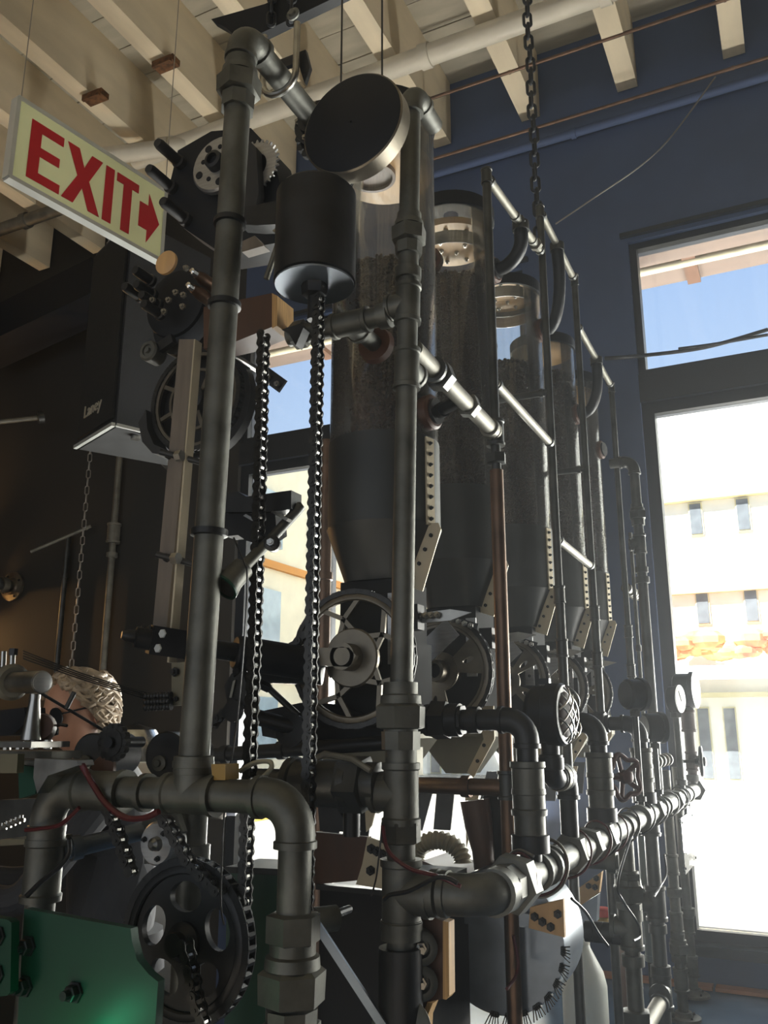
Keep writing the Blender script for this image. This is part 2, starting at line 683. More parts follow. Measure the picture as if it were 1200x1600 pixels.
# terracotta strip of tiles along the window foot
tile_me = mesh_of('tile', MB().box((0, 0, 0), (0.19, 0.055, 0.012)), 'terracotta')
for i in range(20):
    piece('tile', tile_me, pf, (-1.30 + i * 0.2, 3.467, ZP + 0.001))

# end wall: pieces around two window openings, each with a lower and an upper light
LW = (-2.53, -0.98)   # left opening
RW = (-0.50, 2.3)     # right opening
ZL0, ZL1, ZU0, ZU1 = 0.80, 2.88, 3.00, 3.63
b = MB()


def wall_box(x0, x1, z0, z1):
    b.box(((x0 + x1) / 2, YW + WT / 2, (z0 + z1) / 2), (x1 - x0, WT, z1 - z0))


wall_box(LW[0], LW[1], 0, ZL0)
wall_box(RW[0], RW[1], 0, ZL0)
wall_box(LW[0], LW[1], ZU1, ZC)
wall_box(RW[0], RW[1], ZU1, ZC)
wall_box(LW[1], RW[0], 0, ZC)
wall_box(RW[1], X1, 0, ZC)
struct('wall_end', b, 'wall_navy_veil')
b = MB()
wall_box(X0, LW[0], 0, ZC)
struct('wall_end_left', b, 'wall_charcoal')
struct('wall_left', MB().box((X0 - 0.1, -0.2, ZC / 2), (0.2, 7.8, ZC)), 'wall_charcoal')
struct('wall_right', MB().box((X1 + 0.1, -0.2, ZC / 2), (0.2, 7.8, ZC)), 'wall_charcoal')
b = MB()
b.box((-1, -4.1, 0.3), (7.6, 0.2, 0.6))
b.box((-1, -4.1, 3.9), (7.6, 0.2, 1.5))
for x in (-4.4, -1.0, 2.4):
    b.box((x, -4.1, 1.9), (0.5, 0.2, 2.6))
struct('wall_rear', b, 'wall_charcoal')

# windows in the end wall
for n, (wx0, wx1) in enumerate((RW, LW), 1):
    for m, (z0, z1) in enumerate(((ZL0, ZL1), (ZU0, ZU1))):
        nm = 'window_%d' % (2 * n - 1 + m)
        fb = MB()
        yc = YW + 0.06
        t = 0.05 if m == 0 else 0.03
        fb.box(((wx0 + wx1) / 2, yc, z0 + t / 2), (wx1 - wx0, 0.07, t))
        fb.box(((wx0 + wx1) / 2, yc, z1 - t / 2), (wx1 - wx0, 0.07, t))
        fb.box((wx0 + t / 2, yc, (z0 + z1) / 2), (t, 0.07, z1 - z0 - 2 * t))
        fb.box((wx1 - t / 2, yc, (z0 + z1) / 2), (t, 0.07, z1 - z0 - 2 * t))
        w = struct(nm, fb, 'frame_dark')
        ORG[w.name] = V((0, 0, 0))
        part('pane', MB().box(((wx0 + wx1) / 2, yc, (z0 + z1) / 2), (wx1 - wx0 - 2 * t, 0.006, z1 - z0 - 2 * t)), 'window_glass', w)
    # transom between the lights, sill and foot
    struct('trim_%d' % (3 * n - 2), MB().box(((wx0 + wx1) / 2, YW + 0.06, (ZL1 + ZU0) / 2), (wx1 - wx0, 0.12, ZU0 - ZL1)), 'frame_dark')
    struct('trim_%d' % (3 * n - 1), MB().box(((wx0 + wx1) / 2, YW - 0.012, ZL0 - 0.005), (wx1 - wx0, 0.07, 0.035)), 'frame_dark')
    struct('trim_%d' % (3 * n), MB().box(((wx0 + wx1) / 2, YW - 0.006, ZU1 + 0.03), (wx1 - wx0 + 0.06, 0.03, 0.02)), 'frame_dark')
struct('trim_7', MB().box((-2.02, YW + 0.06, 1.84), (0.05, 0.07, ZL1 - ZL0 - .1)), 'frame_dark')
# outside soffit seen through the upper glass, with a pipe slung under it
mat('soffit_board', '57483f', 0.8, 0, 0.25, 3, stretch=(1, 8, 1))
for i, (x0, x1) in enumerate((RW, LW)):
    sf = struct('trim_%d' % (8 + i), MB().box(((x0 + x1) / 2, YW + 0.39, 3.76), (x1 - x0 + .4, 0.33, 0.16)), 'soffit_board')
    part('pipe', MB().cyl((x0 - .1, YW + .33, 3.655), (x1 + .1, YW + .33, 3.655), .022, 14), 'conduit', sf)
    part('lintel_mask', MB().box(((x0 + x1) / 2, YW + .16, 3.622), (x1 - x0, .12, .014)), 'soffit_board', sf)  # added dark sheet that hides the overlit underside of the lintel
    for j in range(6):
        xx = x0 + .22 + j * .45
        if xx < x1:
            part('rib', MB().box((xx, YW + .39, 3.668), (.06, .32, .03)), 'brown_board', sf)

# ceiling boards and joists
cl = struct('ceiling', MB().box(((X0 + X1) / 2, -0.2, ZC + 0.05), (X1 - X0 + .4, 7.9, 0.06)), 'black_paint')
me = mesh_of('ceiling_board', MB().box((0, 0, 0), (X1 - X0, 0.178, 0.02)), 'ceiling_board')
y = 3.5 - 0.088
while y > -4:
    piece('ceiling_board', me, cl, (-1, y, ZC + 0.008 + random.uniform(-.002, .002)))
    y -= 0.184
me = mesh_of('joist', MB().box((0, 0, 0), (0.09, 7.5, 0.36)), 'joist_wood')
for k in range(16):
    x = 0.01 + 0.456 * (5 - k)
    if X0 < x < X1:
        piece('joist', me, cl, (x, -0.26, 4.40 + 0.18 - random.uniform(0, .004)))
# rusty timber blocks on two joists
for i, (px, py) in enumerate(((260, 100), (150, 152))):
    q = at(px, py, Z=4.39)
    bb = MB()
    bb.box(q + V((0, 0, 0)), (0.11, 0.05, 0.03))
    bb.box(q + V((0.0, -0.03, -0.012)), (0.10, 0.014, 0.03))
    part('joist_block', bb, 'joist_end_wood', cl)

# ================================================================== OUTSIDE
struct('ground_street', MB().box((-2, 33.75, -0.05), (120, 60, 0.1)), 'asphalt')
bl = thing('street_building', (-2, 30, 0), 'long white rendered building with rows of small dark windows across the street', 'building')
part('wall', MB().box((-2, 34, 6.9), (70, 8, 13.8)), 'render_white', bl)
for z, h in ((5.97, 0.16), (9.12, 0.16)):
    part('ledge', MB().box((-2, 29.9, z + 0.02), (70, 0.5, h)), 'ledge_cream', bl)
part('plinth', MB().box((-2, 29.8, 2.62), (70, 0.5, 0.14)), 'ledge_cream', bl)
wme = mesh_of('window_frame', MB().box((0, 0, 0), (0.44, 0.12, 1.12)), 'ledge_cream')
pme = mesh_of('pane', MB().box((0, -0.05, 0), (0.36, 0.08, 1.04)), 'far_glass_veil')
for z in (8.45, 5.45):
    for i in range(-8, 8):
        x = -2.74 + 1.48 * i - (0.02 if z > 7 else 0.06)
        w = piece('window', wme, bl, (x, 29.98, z))
        piece('pane', pme, w, (x, 29.98, z))
dme = mesh_of('door_frame', MB().box((0, 0, 0), (0.40, 0.12, 2.25)), 'ledge_cream')
dpm = mesh_of('door_panel', MB().box((0, -0.05, 0), (0.33, 0.08, 2.15)), 'far_glass_veil')
for i in range(-4, 5):
    for dx in (0, 0.79):
        x = -3.09 + dx + 3.1 * i
        w = piece('door', dme, bl, (x, 29.98, 1.13))
        piece('door_panel', dpm, w, (x, 29.98, 1.13))
# reddish shrubs on the canopy ledge
sb = MB()
for i in range(260):
    x = -14 + 24 * random.random()
    r = random.uniform(.18, .42)
    sb.ball((x, 28.9 + random.uniform(-.3, .3), 3.86 + random.uniform(0, .5)), r, 7, 5, (1.3, 1, .8))
so = solo('shrub_row', sb, 'shrub_red', 'row of reddish shrubs along the ledge of the white building', 'shrubs', angle=0)
so['kind'] = 'stuff'
cn = solo('entrance_canopy', MB().box((-2, 28.9, 3.30), (34, 1.5, 0.3)).box((-2, 28.1, 3.2), (34, 0.1, 0.35)), 'render_white',
          'flat white canopy below the reddish shrubs across the street', 'canopy')
# side building seen through the left window
sd = thing('side_building', (-13, 16, 0), 'beige building with blue windows seen through the left window', 'building')
part('wall', MB().box((-16, 17, 5), (4, 20, 10)), 'render_beige', sd)
for z in (3.1, 6.3):
    part('ledge', MB().box((-13.95, 17, z), (0.2, 20, 0.22)), 'orange_trim', sd)
m1 = mesh_of('window', MB().box((0, 0, 0), (0.16, 1.3, 1.7)), 'far_blue_glass')
for z in (1.6, 4.7, 7.7):
    for i in range(6):
        piece('window', m1, sd, (-13.97, 9 + i * 3, z))
solo('road_line', MB().box((-9, 14, 0.004), (0.25, 18, 0.008)), 'yellow_paint', 'yellow painted line on the street outside the left window', 'road marking')

# ================================================================== HOPPERS
HX = -0.72
HY = [1.49, 1.90, 2.35, 2.785, 3.15]
HR = 0.11
LIDZ = [2.735, 2.79, 2.86, 2.84, 2.80]
BEANZ = [2.475, 2.655, 2.60, 2.74, 2.50]
SA = (math.cos(-.24), math.sin(-.24))
ORD = ['nearest', 'second', 'third', 'fourth', 'farthest']
SLEEVE_TOP, CONE_TOP, CONE_BOT = 2.105, 1.925, 1.82


def bean_cloud(cx, cy, R, z0, z1, n, L=0.0058):
    """a bed of coffee beans: dark core with bean ellipsoids over its wall and its heaped top"""
    seg, rings = 6, 4
    base = []
    for j in range(rings + 1):
        th = PI * j / rings
        for i in range(seg):
            a = 2 * PI * i / seg
            base.append((math.cos(th), math.sin(th) * math.cos(a) * 0.68, math.sin(th) * math.sin(a) * 0.52))
    base = np.array(base)
    fb = []
    for j in range(rings):
        for i in range(seg):
            k = (i + 1) % seg
            fb.append((j * seg + i, (j + 1) * seg + i, (j + 1) * seg + k, j * seg + k))
    fb = np.array(fb)
    nt = n // 7
    N = n + nt
    ang = RNG.uniform(0, 2 * PI, N)
    zz = RNG.uniform(z0, z1, N)
    rr = np.full(N, R - 0.0035) - RNG.uniform(0, 0.003, N)
    rr[n:] = R * np.sqrt(RNG.uniform(0, 1, nt)) * 0.97
    zz[n:] = z1 + 0.010 * (1 - rr[n:] / R) + RNG.uniform(-0.003, 0.004, nt)
    ctr = np.stack([cx + rr * np.cos(ang), cy + rr * np.sin(ang), zz], 1)
    q = RNG.normal(size=(N, 4))
    q /= np.linalg.norm(q, axis=1)[:, None]
    w, x, y_, z_ = q.T
    Rm = np.stack([np.stack([1 - 2 * (y_ * y_ + z_ * z_), 2 * (x * y_ - z_ * w), 2 * (x * z_ + y_ * w)], 1),
                   np.stack([2 * (x * y_ + z_ * w), 1 - 2 * (x * x + z_ * z_), 2 * (y_ * z_ - x * w)], 1),
                   np.stack([2 * (x * z_ - y_ * w), 2 * (y_ * z_ + x * w), 1 - 2 * (x * x + y_ * y_)], 1)], 1)
    sc = L * RNG.uniform(0.85, 1.15, N)
    vs = np.einsum('nij,kj->nki', Rm, base) * sc[:, None, None] + ctr[:, None, :]
    fs = fb[None] + (np.arange(N) * len(base))[:, None, None]
    vs = vs.reshape(-1, 3)
    fs = fs.reshape(-1, 4)
    # core
    o = len(vs)
    cv, cf = [], []
    for z in (z0, z1 - 0.002):
        for i in range(32):
            a = 2 * PI * i / 32
            cv.append((cx + (R - 0.006) * math.cos(a), cy + (R - 0.006) * math.sin(a), z))
    for i in range(32):
        k = (i + 1) % 32
        cf.append((o + i, o + k, o + 32 + k, o + 32 + i))
    faces = [tuple(f) for f in fs.tolist()] + cf + [tuple(o + 32 + i for i in range(32)), tuple(o + 31 - i for i in range(32))]
    me = bpy.data.meshes.new('coffee_beans')
    verts = np.concatenate([vs, np.array(cv)]) - np.array([cx, cy, z0])
    me.from_pydata(verts.tolist(), [], faces)
    for p in me.polygons:
        p.use_smooth = p.vertices[0] < o
    me.materials.append(MATS['bean'])
    return me


for k in range(5):
    y = HY[k]
    lab = ['nearest clear-walled bean silo, behind the union-jointed front pipe', 'second clear bean silo, its pale wooden lid dotted with bolts',
           'third clear bean silo, half empty with pale light showing through', 'fourth bean silo, dark and narrow, between two thin pipes',
           'farthest bean silo, beside the tall post at the right window'][k]
    t = thing('bean_silo', (HX, y, CONE_BOT), lab, 'silo', 'row of bean silos')
    # clear tube (open wall with thickness)
    tb = MB()
    tb.lathe((HX, y, SLEEVE_TOP - 0.02), (0, 0, 1), [(0, HR - .003), (0, HR), (0.775, HR), (0.775, HR - .003), (0, HR - .003)], 48, False)
    part('clear_tube', tb, 'acrylic', t, 50)
    part('top_ring', MB().lathe((HX, y, 2.845), (0, 0, 1), [(0, HR - .004), (0, HR + .004), (0.035, HR + .004), (0.035, 0.02)], 40, False), 'black_paint', t)
    ld = part('lid', MB().lathe((HX, y, LIDZ[k]), (0, 0, 1), [(0, HR - .005), (0.018, HR - .005)], 40), 'birch_ply', t)
    if k in (1, 2):
        for rr, n in ((0.035, 5), (0.078, 9)):
            for i in range(n):
                a = 2 * PI * i / n + rr * 9
                piece('bolt', BOLT_P, ld, (HX + rr * math.cos(a), y + rr * math.sin(a), LIDZ[k]), rot_to((0, 0, -1)))
    if k == 0:
        part('feed_port', MB().lathe((HX - .02, y - .02, LIDZ[k]), (0, 0, -1), [(0, .052), (.012, .052), (.012, .045), (.004, .045), (.004, 0.002)], 32, False), 'brown_rim', t)
    # inner band below the lid
    if k in (1, 2):
        part('inner_band', MB().lathe((HX, y, LIDZ[k] - .055), (0, 0, 1), [(0, HR - .006), (.035, HR - .006), (.035, HR - .004), (0, HR - .004), (0, HR - .006)], 40, False), 'aluminium', t)
    part('sleeve', MB().lathe((HX, y, CONE_TOP), (0, 0, 1), [(0, HR + .002), (SLEEVE_TOP - CONE_TOP, HR + .002), (SLEEVE_TOP - CONE_TOP, HR), (0, HR)], 48, False), 'sleeve_metal', t)
    # cone folded from round to square
    cb = MB()
    rings = 8
    seg = 48
    o = 0
    vs, fs = [], []
    for j in range(rings + 1):
        f = j / rings
        for i in range(seg):
            a = 2 * PI * i / seg
            c, s = math.cos(a), math.sin(a)
            sq = 0.066 / max(abs(c), abs(s))
            rr = (HR + .004) * (1 - f) + min(sq, 0.078) * f
            vs.append((HX + rr * c, y + rr * s, CONE_TOP + .004 - f * (CONE_TOP - CONE_BOT)))
    for j in range(rings):
        for i in range(seg):
            k2 = (i + 1) % seg
            fs.append((j * seg + i, j * seg + k2, (j + 1) * seg + k2, (j + 1) * seg + i))
    cb.add(vs, fs)
    part('cone', cb, 'sleeve_metal', t, 50)
    part('neck', MB().box((HX, y, 1.765), (0.125, 0.125, 0.115)), 'matte_dark', t)
    # lap strip with bolts on the +X side, and the flange of the cone
    st = part('lap_strip', MB().bar((HX + (HR + .004) * SA[0], y + (HR + .004) * SA[1], CONE_TOP), (HX + (HR + .004) * SA[0], y + (HR + .004) * SA[1], SLEEVE_TOP - .005), 0.024, 0.004, (SA[0], SA[1], 0)), 'flange_sheet', t)
    for i in range(8):
        piece('bolt', BOLT_S, st, (HX + (HR + .006) * SA[0], y + (HR + .006) * SA[1] - .003, CONE_TOP + .012 + i * .0215), rot_to((SA[0], SA[1], 0)))
    fl = part('cone_flange', MB().prism([(.075, 1.932), (.128, 1.928), (.133, 1.915), (.094, 1.80), (.052, 1.815)], (HX, y - .03, 0), (1, 0, 0), (0, 0, 1), (0, 1, 0), .003), 'flange_sheet', t)
    for i in range(4):
        piece('bolt', BOLT_S, fl, (HX + .113 - i * .0125, y - .03, 1.905 - i * .026), rot_to((0, -1, 0)))
    nk = part('neck_strip', MB().box((HX + .052, y - .066, 1.73), (.024, .004, .13)), 'aluminium', t)
    for i in range(3):
        piece('bolt', BOLT_S, nk, (HX + .052, y - .068, 1.69 + i * .04), rot_to((0, -1, 0)))
    # ports: turned rings where pipes enter
    if k == 0:
        ports = [((HX + HR, y - .02, 2.155), (1, -.15, 0))]
    elif k == 1:
        ports = [((HX - .02, y - HR, 2.69), (0, -1, 0)), ((HX + HR, y, 2.69), (1, -.2, 0))]
    elif k == 2:
        ports = [((HX - .03, y - HR, 2.65), (0, -1, 0)), ((HX + HR, y, 2.72), (1, -.2, 0))]
    elif k == 3:
        ports = [((HX + HR, y, 2.6), (1, -.2, 0))]
    else:
        ports = [((HX + HR, y, 2.58), (1, -.2, 0))]
    for q, d in ports:
        d = V(d).normalized()
        pr = part('port_ring', MB().lathe(V(q) - d * .012, d, [(0, .035), (.02, .035), (.024, .030), (.024, .014)], 28), 'brown_rim', t)
        part('port_disc', MB().lathe(V(q) + d * .012, d, [(0, .026), (.006, .026), (.006, .012)], 24), 'black_rubber', pr)
    # beans
    z0 = SLEEVE_TOP + (0.0 if k != 2 else -.0)
    me = bean_cloud(HX, y, HR - .0035, z0, BEANZ[k], [5200, 5600, 4600, 4600, 3200][k], [.0062, .0062, .0066, .007, .007][k])
    o = bpy.data.objects.new('coffee_beans', me)
    COL.objects.link(o)
    o.location = (HX, y, z0)
    tag(o, 'roasted coffee beans filling the %s clear silo' % ORD[k], 'coffee beans', 'beans in the silos', 'stuff')

# ================================================================== CHAINRINGS below the silos
WZ, WR = 1.673, 0.118


def chainring(k, style):
    y = HY[k] - 0.135
    c = V((HX + .003, y, WZ))
    n = V((0, -1, 0))
    names = ['nearest large bronze chainring with star spokes and a thick axle tube',
             'second bronze chainring with three broad slotted arms',
             'third bronze chainring, partly behind the copper-toned pipe',
             'fourth bronze chainring, behind the round grille lamp',
             'farthest small-looking chainring near the gauges']
    t = thing('chainring', c, names[k], 'chainring', 'chainrings below the silos')
    R = WR
    w = .006

    def P(a, r, dy=0):
        return V((c.x + r * math.cos(a), y + dy, WZ + r * math.sin(a)))
    part('rim', MB().lathe(c + V((0, .003, 0)), n, [(0, R * .86), (0, R * .97), (.006, R * .97), (.008, R * .94), (.008, R * .88), (.006, R * .86), (0, R * .86)], 56, False), 'ring_bronze', t)
    # toothed edge with the chain lying on it
    cb = MB()
    nl = 46
    for i in range(nl):
        a = 2 * PI * i / nl
        b2 = 2 * PI * (i + 1) / nl
        for dy in (-.005, .005):
            rr = R * 1.0
            cb.bar(P(a, rr, dy), P(b2, rr, dy), .0022, .0095 if i % 2 else .008, (P(a, 1) - P(a, 0)))
        cb.cyl(P(a, rr, -.006), P(a, rr, .006), .0042, 7)
    ch = part('chain', cb, 'chain_steel', t, 30)
    ch['kind'] = 'stuff'
    if style == 0:
        for i in range(5):
            a = 2 * PI * i / 5 + PI / 2 + .25
            m = P(a, R * .60)
            sp = MB()
            for da in (-.36, .36):
                sp.bar(P(a + da * 1.05, R * .38), m, .0085, .006)
                sp.bar(m, P(a + da * 1.0, R * .89), .0085, .006)
            part('spoke', sp, 'ring_bronze', t)
        part('hub_disc', MB().lathe(c + V((0, .004, 0)), n, [(0, R * .44), (.008, R * .44), (.010, R * .42), (.010, .002)], 40), 'ring_bronze', t)
    else:
        na = (3, 5, 4, 5)[style - 1]
        holes = []
        for i in range(na):
            a = 2 * PI * i / na + .35 * style
            w_ = 2 * PI / na
            holes.append(sector_hole(R * .36, R * .82, a + .20 * w_, a + .80 * w_))
            holes.append(circle_pts(R * .045, 12, R * .60 * math.cos(a), R * .56 * math.sin(a), 2.6, a))
        piece('spider', holed_mesh('spider', circle_pts(R * .9, 56), holes, .006, 'ring_bronze'), t, c)
        part('inner_ring', MB().lathe(c + V((0, .003, 0)), n, [(0, R * .24), (0, R * .34), (.008, R * .34), (.008, R * .24), (0, R * .24)], 36, False), 'ring_bronze', t)
    ax = part('axle_tube', MB().lathe(c + V((0, .115, 0)), n, [(0, .02), (.115, .02), (.115, .024), (.128, .024), (.155, .0235), (.155, .016), (.12, .016)], 28, False), 'ring_bronze', t)
    part('axle_bore', MB().lathe(c + V((0, .1, 0)), n, [(0, .0155), (.122, .0155)], 20), 'black_paint', ax)


for k in range(5):
    chainring(k, k)

# grinder boxes under the wheels, and funnels
for k in range(5):
    y = HY[k]
    t = thing('dosing_funnel', (HX, y, 1.45), ['nearest dosing box beneath the star-spoked chainring', 'olive sheet-metal funnel beneath the second chainring',
              'olive sheet-metal funnel beneath the third chainring', 'olive sheet-metal funnel beneath the fourth chainring', 'olive sheet-metal funnel beneath the farthest chainring'][k], 'funnel', 'funnels under the silos')
    part('back_box', MB().box((HX, y, 1.64), (.15, .11, .136)), 'matte_dark', t)
    vs = []
    for z, hw in ((1.575, .085), (1.535, .085), (1.455, .03)):
        for sx, sy in ((-1, -1), (1, -1), (1, 1), (-1, 1)):
            vs.append((HX + sx * hw, y + sy * min(hw, .06), z))
    fs = []
    for j in range(2):
        for i in range(4):
            m = (i + 1) % 4
            fs.append((j * 4 + i, j * 4 + m, (j + 1) * 4 + m, (j + 1) * 4 + i))
    part('funnel', MB().add(vs, fs), 'olive_sheet', t, 20)
    pl = part('side_plate', MB().prism([(.06, 1.60), (.10, 1.60), (.10, 1.53), (.05, 1.45), (.035, 1.46), (.075, 1.53)], (HX, y - .068, 0), (1, 0, 0), (0, 0, 1), (0, 1, 0), .003), 'flange_sheet', t)
    for i in range(3):
        piece('bolt', BOLT_S, pl, (HX + .092 - i * .016, y - .068, 1.55 - i * .033), rot_to((0, -1, 0)))
    # upright strips that flare down below the funnel
    part('chute_leaf', MB().prism([(-.09, 1.44), (-.055, 1.44), (-.09, 1.33), (-.118, 1.345)], (HX, y - .03, 0), (1, 0, 0), (0, 0, 1), (0, 1, 0), .004), 'black_iron', t)
    part('chute_leaf', MB().prism([(-.048, 1.44), (-.005, 1.44), (-.02, 1.335), (-.06, 1.335)], (HX, y - .035, 0), (1, 0, 0), (0, 0, 1), (0, 1, 0), .004), 'black_iron', t)
    part('chute_leaf', MB().prism([(.015, 1.44), (.055, 1.44), (.035, 1.37), (.015, 1.30)], (HX, y - .03, 0), (1, 0, 0), (0, 0, 1), (0, 1, 0), .003), 'flange_sheet', t)

# flat arms with comb brackets beside wheels 2..5
for k in range(1, 5):
    y = HY[k] - .19
    t = thing('paddle_arm', (HX - .03, y, 1.70), 'flat grey metal arm with comb bracket across the %s chainring' % ORD[k], 'arm', 'paddle arms on the chainrings')
    a, e = V((HX - .085, y, 1.645)), V((HX + .055, y, 1.762))
    part('blade', MB().bar(a, e, .047, .004), 'aluminium', t)
    cb = MB()
    cb.bar(e + V((-.015, -.004, .022)), e + V((.05, .02, .0)), .012, .012)
    part('bracket', cb, 'black_iron', t)
    for i in range(5):
        piece('bolt', BOLT_P, t, e + V((-.008 + i * .012, -.012 + i * .004, .018 - i * .0045)), rot_to((0, -1, .2)))
# comb clips at the silo necks
for k in range(4):
    q = V((HX + .10, HY[k] - .06, 1.755))
    t = thing('comb_clip', q, 'small metal comb clip at the neck of the %s silo' % ORD[k], 'clip', 'comb clips')
    part('blade', MB().prism([(0, 0), (.06, .004), (.10, -.004), (.06, -.016), (0, -.018)], q, (1, 0, 0), (0, 0, 1), (0, 1, 0), .004), 'steel', t)
    part('block', MB().box(q + V((-.01, -.004, -.008)), (.03, .03, .045)), 'black_iron', t)
    for i in range(4):
        piece('bolt', BOLT_P, t, q + V((.004 + .011 * i, -.004, -.006)), rot_to((0, -1, .3)))

# ================================================================== PIPE FRAME
PX, PN = -0.52, 1.13
t = thing('pipe_post', (-.522, PN, ZP), 'tall grey steel pipe post with hex unions in front of the nearest silo', 'pipe')
zj = 1.56
add_pipes(t, [(-.520, PN, zj), (-.495, PN, 2.60), (-.495, PN + .10, 2.60)], .0165, 'pipe_grey',
          [('union', 642, 366), ('tee', 638, 478, {'side': (-1, 0, 0)}), ('tee', 637, 575, {'side': (0, 1, 0)}), ('collar', 640, 430)])
add_pipes(t, [(-.522, PN, ZP), (-.520, PN, zj + .01)], .0195, 'pipe_grey',
          [('union', 627, 1112, {'k': 1.05}), ('coupling', 626, 1175, {'k': .95}), ('tee', 626, 1238, {'side': (-1, 0, 0), 'k': 1.05}), ('hex', 626, 1298), ('tee', 625, 1398, {'side': (1, 0, 0), 'k': 1.12}),
           ('collar', 622, 1450, {'k': 1.1}), ('collar', 622, 1560, {'k': 1.1}), ('flange', V((-.522, PN, ZP)), V((0, 0, 1)))])

# branch to the left with a turned ring on its end
q0 = at(632, 480, Y=PN)
q1 = at(548, 505, Y=PN)
q2 = at(452, 530, Y=PN)
z = q1.z
t = thing('pipe_branch', (q1.x, PN, z), 'dark pipe branch leading left from the front post to a brown ring', 'pipe')
add_pipes(t, [(q0.x - .03, PN, z), (q2.x, PN, z)], .0165, 'pipe_grey', [('tee', V((q1.x, PN, z)), V((1, 0, 0)), {'side': (0, 1, 0)}), ('collar', 600, 488), ('hex', 470, 525)])
add_pipes(t, [(q1.x, PN + .02, z), (q1.x, PN + .10, z)], .0145, 'pipe_grey')
part('end_ring', MB().lathe((q1.x, PN + .085, z), (0, 1, 0), [(0, .02), (0, .030), (.012, .033), (.014, .026), (.02, .026), (.022, .02)], 32), 'brown_rim', t)

# branch along the row at z 2.14
t = thing('pipe_branch', (PX, 1.36, 2.14), 'short pale pipe with hex joints between the front post and copper pipe', 'pipe')
add_pipes(t, [(-.508, PN + .03, 2.14), (PX, 1.585, 2.14)], .0155, 'pipe_pale', [('hex', 678, 598, {'mat': 'pipe_dark', 'k': 1.15}), ('ring', 668, 588, {'mat': 'pipe_dark', 'k': 1.2}), ('hex', 725, 642, {'mat': 'pipe_grey'}), ('collar', 762, 672), ('ring', 775, 682)])
add_pipes(t, [(PX, 1.40, 2.14), (-.60, 1.465, 2.15)], .012, 'black_iron', [('collar', V((-.575, 1.445, 2.146)), V((-.8, .6, 0)))])

# thin posts with rails
posts = [(1.60, 2.755, 'thin copper-toned pipe post, first in the row behind the elbow pipe'),
         (2.06, 2.94, 'thin dark pipe post, second in the row, beside the hanging chain'),
         (2.45, 2.93, 'thin dark pipe post, third in the row'),
         (2.965, 2.76, 'thin dark pipe post, last in the row before the window')]
for i, (y, zt, lab) in enumerate(posts):
    t = thing('pipe_post', (PX, y, ZP), lab, 'pipe', 'thin posts of the silo frame')
    zs = 2.06 if i == 0 else 1.86
    lo = .0135 if i == 0 else .0115
    add_pipes(t, [(PX, y, zs), (PX, y, zt)], .0098, 'pipe_dark', [('coupling', V((PX, y, zt - .012)), V((0, 0, 1)), {'k': 1.0})] + ([('coupling', V((PX, y, 2.14)), V((0, 0, 1)), {'k': 1.5}), ('hex', V((PX, y, 2.085)), V((0, 0, 1)), {'k': 1.5})] if i == 0 else [('coupling', V((PX, y, zs + .01)), V((0, 0, 1)), {'k': 1.15})]))
    add_pipes(t, [(PX, y, ZP), (PX, y, zs)], lo, 'pipe_copper' if i == 0 else 'pipe_dark',
              [('flange', V((PX, y, ZP)), V((0, 0, 1))), ('coupling', V((PX, y, 1.45 if i == 0 else 1.74)), V((0, 0, 1)), {'mat': 'pipe_dark'}), ('coupling', V((PX, y, 1.27)), V((0, 0, 1)), {'mat': 'pipe_dark'})])
rails = [(1.60, 2.06, 2.745, 2.80, 'upper pale rail from the copper-toned post to the hanging chain', 'pipe_pale'),
         (2.06, 2.45, 2.93, 2.92, 'highest pale rail between the second and third thin posts', 'pipe_pale'),
         (2.45, 2.965, 2.765, 2.755, 'upper pale rail ending at the last thin post', 'pipe_pale'),
         (1.60, 2.06, 2.255, 2.255, 'middle pale rail crossing in front of the third silo', 'pipe_pale'),
         (2.06, 2.45, 2.01, 2.005, 'lower pale rail crossing in front of the fourth silo', 'pipe_pale'),
         (2.965, 3.2, 2.02, 2.02, 'short ribbed rail between the last thin post and corner post', 'pipe_pale')]
for i, (ya, yb, za, zb, lab, m) in enumerate(rails):
    a, e = V((PX, ya + .012, za)), V((PX, yb - .012, zb))
    d = (e - a).normalized()
    fits = [('collar', a + d * .012, d, {'k': 1.0, 'mat': 'pipe_dark'}), ('collar', e - d * .012, d, {'k': 1.0, 'mat': 'pipe_dark'})]
    if i == 0:
        fits += [('hex', a + d * .24, d, {'mat': 'pipe_dark', 'k': 1.2}), ('collar', a + d * .205, d, {'mat': 'pipe_grey'}), ('hex', e - d * .05, d, {'k': 1.2}), ('collar', e - d * .08, d, {'mat': 'pipe_grey'})]
    if i == 5:
        fits += [('collar', a + d * (.07 + .03 * j), d, {'k': 1.1}) for j in range(4)]
    t = pipe_run('pipe_rail', lab, 'pipe', [a, e], .0098 if i < 5 else .014, m, fits, None, 'rails of the silo frame')
# curved hoses from the top rails into the silo ports
for i, (y, z, zz, yy, lab) in enumerate(((1.86, 2.775, 2.69, 1.90, 'curved black elbow feeding the second silo from the top rail'),
                                         (2.24, 2.925, 2.72, 2.35, 'curved black elbow feeding the third silo from the highest rail'),
                                         (2.72, 2.76, 2.60, 2.785, 'curved black elbow feeding the fourth silo near the navy wall'))):
    pts = [V((PX, y, z)), V((PX, y, z - .03))]
    for j in range(9):
        a = j / 8 * PI / 2
        pts.append(V((PX - .06 * (1 - math.cos(a)), y + (yy - y) * j / 8, z - .03 - (z - .03 - zz) * math.sin(a))))
    pts.append(V((HX + HR + .01, yy, zz)))
    t = thing('feed_elbow', pts[-1], lab, 'pipe', 'feed elbows')
    part('tube', MB().sweep(pts, .0175, 14), 'black_iron', t)
    part('collar', MB().cyl(pts[0] + V((0, 0, .004)), pts[0] + V((0, 0, -.02)), .021, 16), 'pipe_dark', t)
